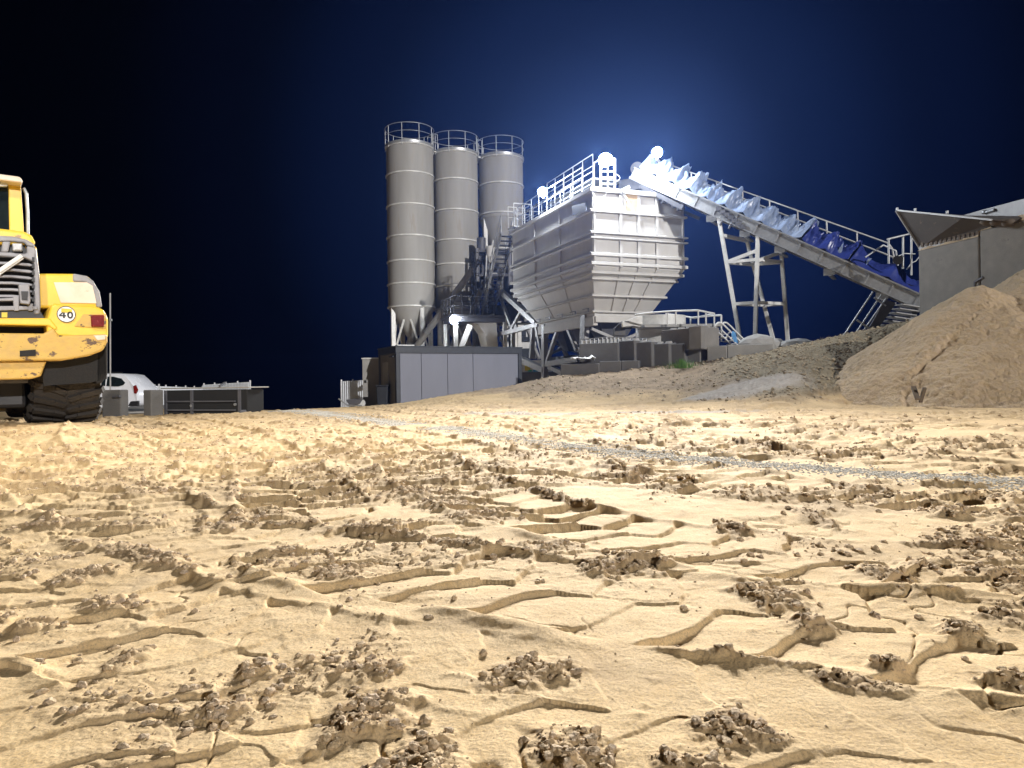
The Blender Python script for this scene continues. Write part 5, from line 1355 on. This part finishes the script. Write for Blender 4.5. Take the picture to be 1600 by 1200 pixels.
# cab
YC = 2.2
m = MB(); 
for sg in (1,-1):
    q = [Vector((p.x*sg,p.y,p.z)) for p in lpoly([(13,285),(32,283),(38,368),(15,368)], YC)]
    m = MB(); m.prism(q if sg > 0 else q[::-1], (0,.14,0)); lb(m, 'cab_pillar', 'yellow', bevel=.012)
XC = LL(36,300,YC).x; ZR = LL(20,283,YC).z; Zb = LL(20,368,YC).z
cab = MB(); cab.span((-XC+.03, YC+.06, 1.1), (XC-.03, YC+1.5, ZR-.02)); o = lb(cab, 'cab_shell', 'glass', bevel=.03)
m = MB(); 
for sg in (1,-1): m.span((sg*XC-.04*sg-.03, YC+1.4, Zb-.6), (sg*XC-.04*sg+.03, YC+1.52, ZR))
m.span((-XC, YC+.1, 1.0), (XC, YC+1.5, Zb-.35)); lb(m, 'cab_frame', 'yellow', bevel=.015)
q = [LL(37.5,274,YC-.25)]; zr_ = LL(20,271,YC-.25).z; xr = LL(37,276,YC-.25).x
m = MB(); m.add([(-xr,YC-.25,zr_-.12),(xr,YC-.25,zr_-.12),(xr,YC+1.7,zr_-.12),(-xr,YC+1.7,zr_-.12),(-xr+.03,YC-.22,zr_-.02),(xr-.03,YC-.22,zr_-.02),(xr-.05,YC+1.6,zr_),(-xr+.05,YC+1.6,zr_)], [(3,2,1,0),(4,5,6,7),(0,1,5,4),(1,2,6,5),(2,3,7,6),(3,0,4,7)]); lb(m, 'cab_roof', 'plate', bevel=.04, seg=3)
for sg in (1,-1):
    q = [Vector((p.x*sg,p.y,p.z)) for p in lpoly([(-2,281),(12,281),(12,291),(-2,291)], YC-.1)]
    m = MB(); m.prism(q if sg > 0 else q[::-1], (0,.08,0)); lb(m, 'roof_lamp', 'lens', bevel=.01)
m = MB()
for sg in (1,-1):
    pts = [Vector((p.x*sg,p.y,p.z)) for p in (LL(37,294,YC-.1),LL(41,302,YC-.1),LL(43,330,YC-.1),LL(43.5,368,YC-.1))]; m.path(pts, .022, 8)
lb(m, 'grab_rail', 'galv')
m = MB(); m.span((XC-.02, YC+.2, Zb-.5), (XC+.0, YC+1.3, ZR-.1)); lb(m, 'side_window', 'glass')
# chassis, front frame, arms and bucket ahead of the cab
m = MB(); m.span((-.5,.5,.55), (.5,3.2,1.2)); lb(m, 'rear_chassis', 'dsteel', bevel=.02)
m = MB(); m.span((-.5,.8,.22), (.5,3.0,1.05)); lb(m, 'underbody_shade', 'black', bevel=.05)  # black box added for the chassis and axle shadow, no real guard
m = MB(); m.span((-.45,3.2,.6), (.45,5.2,1.45)); m.span((-.5,4.0,1.3), (.5,4.8,2.0)); lb(m, 'front_chassis', 'yellow', bevel=.05)
m = MB()
for sg in (1,-1): m.beam((sg*.48,4.4,1.8),(sg*.48,6.3,.75),.12,.32); 
m.tube((0,4.5,1.7),(0,6.0,1.1),.09,12); lb(m, 'lift_arm', 'yellow', bevel=.02)
m = MB(); pr = [(6.2,.12),(7.3,.05),(7.35,.10),(6.35,.2),(6.1,.5),(6.15,.95),(6.5,1.25),(6.42,1.32),(6.02,1.0),(5.98,.45)]
m.prism([Vector((-1.4,y,z)) for y,z in pr], (2.8,0,0)); 
for sg in (-1,1): m.prism([Vector((sg*1.4,y,z)) for y,z in ((6.2,.12),(7.3,.06),(6.5,1.28),(6.02,.98))], (-.03*sg,0,0))
lb(m, 'bucket', 'yellow2')
# wheels
def wheel(x, y):
    Rw, Ww = .76, .84; sg = 1 if x > 0 else -1
    prof = [(.40,-Ww/2+.02),(.62,-Ww/2),(.715,-Ww/2+.03),(.735,-Ww/2+.10),(.735,Ww/2-.10),(.715,Ww/2-.03),(.62,Ww/2),(.40,Ww/2-.02)]
    m = MB(); c = Vector((x,y,Rw)); n = 48
    for (r0,x0),(r1,x1) in zip(prof, prof[1:]):
        vs = []
        for r_, xx in ((r0,x0),(r1,x1)):
            for k in range(n): t_ = 2*math.pi*k/n; vs.append(c+Vector((xx, r_*math.cos(t_), r_*math.sin(t_))))
        m.add(vs, [(k,k+n,(k+1)%n+n,(k+1)%n) for k in range(n)], True)
    for side_ in (-1,1):
        for k in range(22):
            t0 = 2*math.pi*(k+.5*(side_ > 0))/22; pts = []
            for xx, dt, r_ in ((.02,0.20,.755),(.16,.10,.765),(Ww/2-.03,.02,.76),(Ww/2+.005,.0,.68)):
                t_ = t0+dt; pts.append((c+Vector((side_*xx, r_*math.cos(t_), r_*math.sin(t_))), Vector((0,math.cos(t_),math.sin(t_)))))
            for (a, ra), (b2, rb) in zip(pts, pts[1:]): m.beam(a-ra*.01, b2-rb*.01, .075, .05, up=ra)
    w_ = lb(m, 'wheel', 'tyre')
    m = MB(); m.lathe((0,0,0), [(.40,-.2),(.42,.24),(.38,.26),(.30,.12),(.14,.08),(.12,.16),(0,.17)], 32)
    m.v = [c+Vector((sg*p.z, p.x, p.y)) for p in m.v]; lb(m, 'rim', 'yellow2', w_)
for x in (.96,-.96):
    for y in (1.25, 4.5): wheel(x, y)
m = MB(); m.tube((-1,1.25,.76),(1,1.25,.76),.16,14); m.tube((-1,4.5,.76),(1,4.5,.76),.16,14); lb(m, 'axle', 'dsteel')

# ------------------------------------------------------------------ lamps
def lamp(u, v, y, aim, energy, label, size=.34, spot=54, glow=60, blend=1.0, globe=False, tint=(1,.97,.92)):
    p = P(u, v, y); aim = Vector(aim); d = (aim-p).normalized(); ang = math.atan2(d.y, d.x)
    t = thing('floodlight', label, 'floodlight', p-Vector((0,0,.25)), 0, 'lit floodlights on the plant')
    q = d.to_track_quat('-Z', 'Y').to_matrix()
    MB().box(p-d*.07, (size*1.15,size*.9,.12), rot=q).build('housing', M['dsteel'], t, bevel=.015)
    m = MB(); n = 28; rr = size*.62
    for (r0,h0),(r1,h1) in zip([(0,.09),(.5,.08),(.85,.05),(1,0)],[(.5,.08),(.85,.05),(1,0),(1,-.04)]):
        m.add([p+q@Vector((r_*rr*math.cos(2*math.pi*k/n), r_*rr*math.sin(2*math.pi*k/n), -h_-.02)) for r_,h_ in ((r0,h0),(r1,h1)) for k in range(n)], [(k,(k+1)%n,(k+1)%n+n,k+n) for k in range(n)], True)
    m.build('lamp_face', M['glow'], t)
    if globe:
        v0, f0 = ico(3); MB().add([p+d*.12+Vector(tuple(a*.2)) for a in v0], [tuple(a) for a in f0], True).build('glow_ball', M['glow2'], t)  # glowing sphere added so this lamp also lights the silo cones behind
    MB().beam(p-d*.1, p-d*.1-Vector((0,0,.3)), .05).build('bracket', M['galv'], t)
    L = bpy.data.lights.new('floodlight_beam', 'SPOT'); L.energy = energy; L.spot_size = R(spot); L.spot_blend = blend; L.shadow_soft_size = .07; L.color = tint
    L.use_nodes = True; nt = L.node_tree; em = nt.nodes['Emission']; fo = nt.nodes.new('ShaderNodeLightFalloff'); fo.inputs['Strength'].default_value = 1; fo.inputs['Smooth'].default_value = 0
    nt.links.new(fo.outputs['Linear'], em.inputs['Strength'])
    o = bpy.data.objects.new('floodlight_beam', L); C.objects.link(o); o.rotation_euler = d.to_track_quat('-Z','Y').to_euler(); o.location = (p+d*.12) - Vector(t.location); o.parent = t
    return t
E = LAMP_E
lamp(848,300,P(848,300,34).y,(-5,0,1.8),E*.8,'lit floodlight low on the hopper rail, leftmost of the roof lamps')
lamp(946,250,29.3,(-1.0,0,1.9),E*1.0,'glaring floodlight on the ladder at the hopper corner',.42)
lamp(1027,238,30.3,(6.0,1,2.6),E*1.0,'glaring floodlight above the head of the conveyor',.32)
lamp(709,500,41.0,(-3,30,3.5),E*.35,'lit floodlight on the mixer platform between the silos and the stairs',.34,globe=True)
# off-frame yard flood that lights the loader's tail and the sand at the camera's feet
def off(loc, aim, en, size_deg, col, name, rad=.15, lin=False):
    L = bpy.data.lights.new(name, 'SPOT'); L.energy = en; L.spot_size = R(size_deg); L.spot_blend = .8; L.shadow_soft_size = rad; L.color = col
    o = bpy.data.objects.new(name, L); C.objects.link(o); o.location = loc; o.rotation_euler = (Vector(aim)-Vector(loc)).to_track_quat('-Z','Y').to_euler(); return o
off((-6.0,-2.5,13), (-5.5,9.5,1.6), YARD_E, 50, (1,.93,.82), 'yard_flood')
# ------------------------------------------------------------------ sun lamp (the distant tower flood), sky, haze
SUNV = Vector((.50,-.78,.28)).normalized()
S = bpy.data.lights.new('sun', 'SUN'); S.energy = SUN_E; S.angle = R(.6); S.color = (1,.97,.95)
o = bpy.data.objects.new('sun', S); C.objects.link(o); o.rotation_euler = (-SUNV).to_track_quat('-Z','Y').to_euler(); o.location = (10,-20,15)
w = bpy.data.worlds.new('World'); bpy.context.scene.world = w; w.use_nodes = True; nt = w.node_tree; bg = nt.nodes['Background']
tc = nt.nodes.new('ShaderNodeTexCoord'); dt = nt.nodes.new('ShaderNodeVectorMath'); dt.operation = 'DOT_PRODUCT'
gd = (P(985,290,30)-Vector((0,0,CAMZ))).normalized(); dt.inputs[1].default_value = gd
nrm = nt.nodes.new('ShaderNodeVectorMath'); nrm.operation = 'NORMALIZE'; nt.links.new(tc.outputs['Generated'], nrm.inputs[0]); nt.links.new(nrm.outputs[0], dt.inputs[0])
rp = nt.nodes.new('ShaderNodeValToRGB'); e = rp.color_ramp.elements
nt.links.new(dt.outputs['Value'], rp.inputs[0]); rp.color_ramp.interpolation = 'EASE'
e[0].position = .80; e[0].color = (.0002,.0003,.0014,1); e[1].position = 1.0; e[1].color = (.012,.032,.14,1)
for p_, c_ in ((.88,(.0005,.0012,.0075,1)),(.94,(.0015,.005,.030,1)),(.98,(.0035,.012,.065,1)),(.993,(.007,.020,.095,1))): q = e.new(p_); q.color = c_
nt.links.new(rp.outputs[0], bg.inputs[0]); bg.inputs[1].default_value = SKY_E
# the thin night haze that the lamps light up
hz_ = MB(); hz_.span((-520,-520,-25),(520,520,22)); hm = bpy.data.materials.new('haze'); hm.use_nodes = True; nt = hm.node_tree
nt.nodes.remove(nt.nodes['Principled BSDF']); pv = nt.nodes.new('ShaderNodeVolumePrincipled'); pv.inputs['Color'].default_value = (.20,.38,1,1); pv.inputs['Density'].default_value = HAZE; pv.inputs['Anisotropy'].default_value = .8
nt.links.new(pv.outputs[0], nt.nodes['Material Output'].inputs['Volume'])
if HAZE > 0:
    o = hz_.build('haze', hm); o['kind'] = 'stuff'; o['label'] = 'thin night haze around the lit plant'
# ------------------------------------------------------------------ camera and render settings
cam = bpy.data.cameras.new('camera'); co = bpy.data.objects.new('camera', cam); C.objects.link(co)
cam.sensor_width = 36; cam.lens = 36*FPX/1600; cam.clip_start = .05; cam.clip_end = 2000
co.location = (0,0,CAMZ); co.rotation_euler = (Matrix.Rotation(R(90),3,'X') @ Matrix.Rotation(-ROLL,3,'Z')).to_euler()
sc = bpy.context.scene; sc.camera = co
sc.view_settings.view_transform = 'Standard'; sc.view_settings.look = 'None'; sc.view_settings.gamma = 1; sc.view_settings.exposure = EXPO
sc.cycles.max_bounces = 5; sc.cycles.diffuse_bounces = 2; sc.cycles.glossy_bounces = 2; sc.cycles.volume_bounces = 0; sc.cycles.use_denoising = True
sc.cycles.sample_clamp_indirect = 4
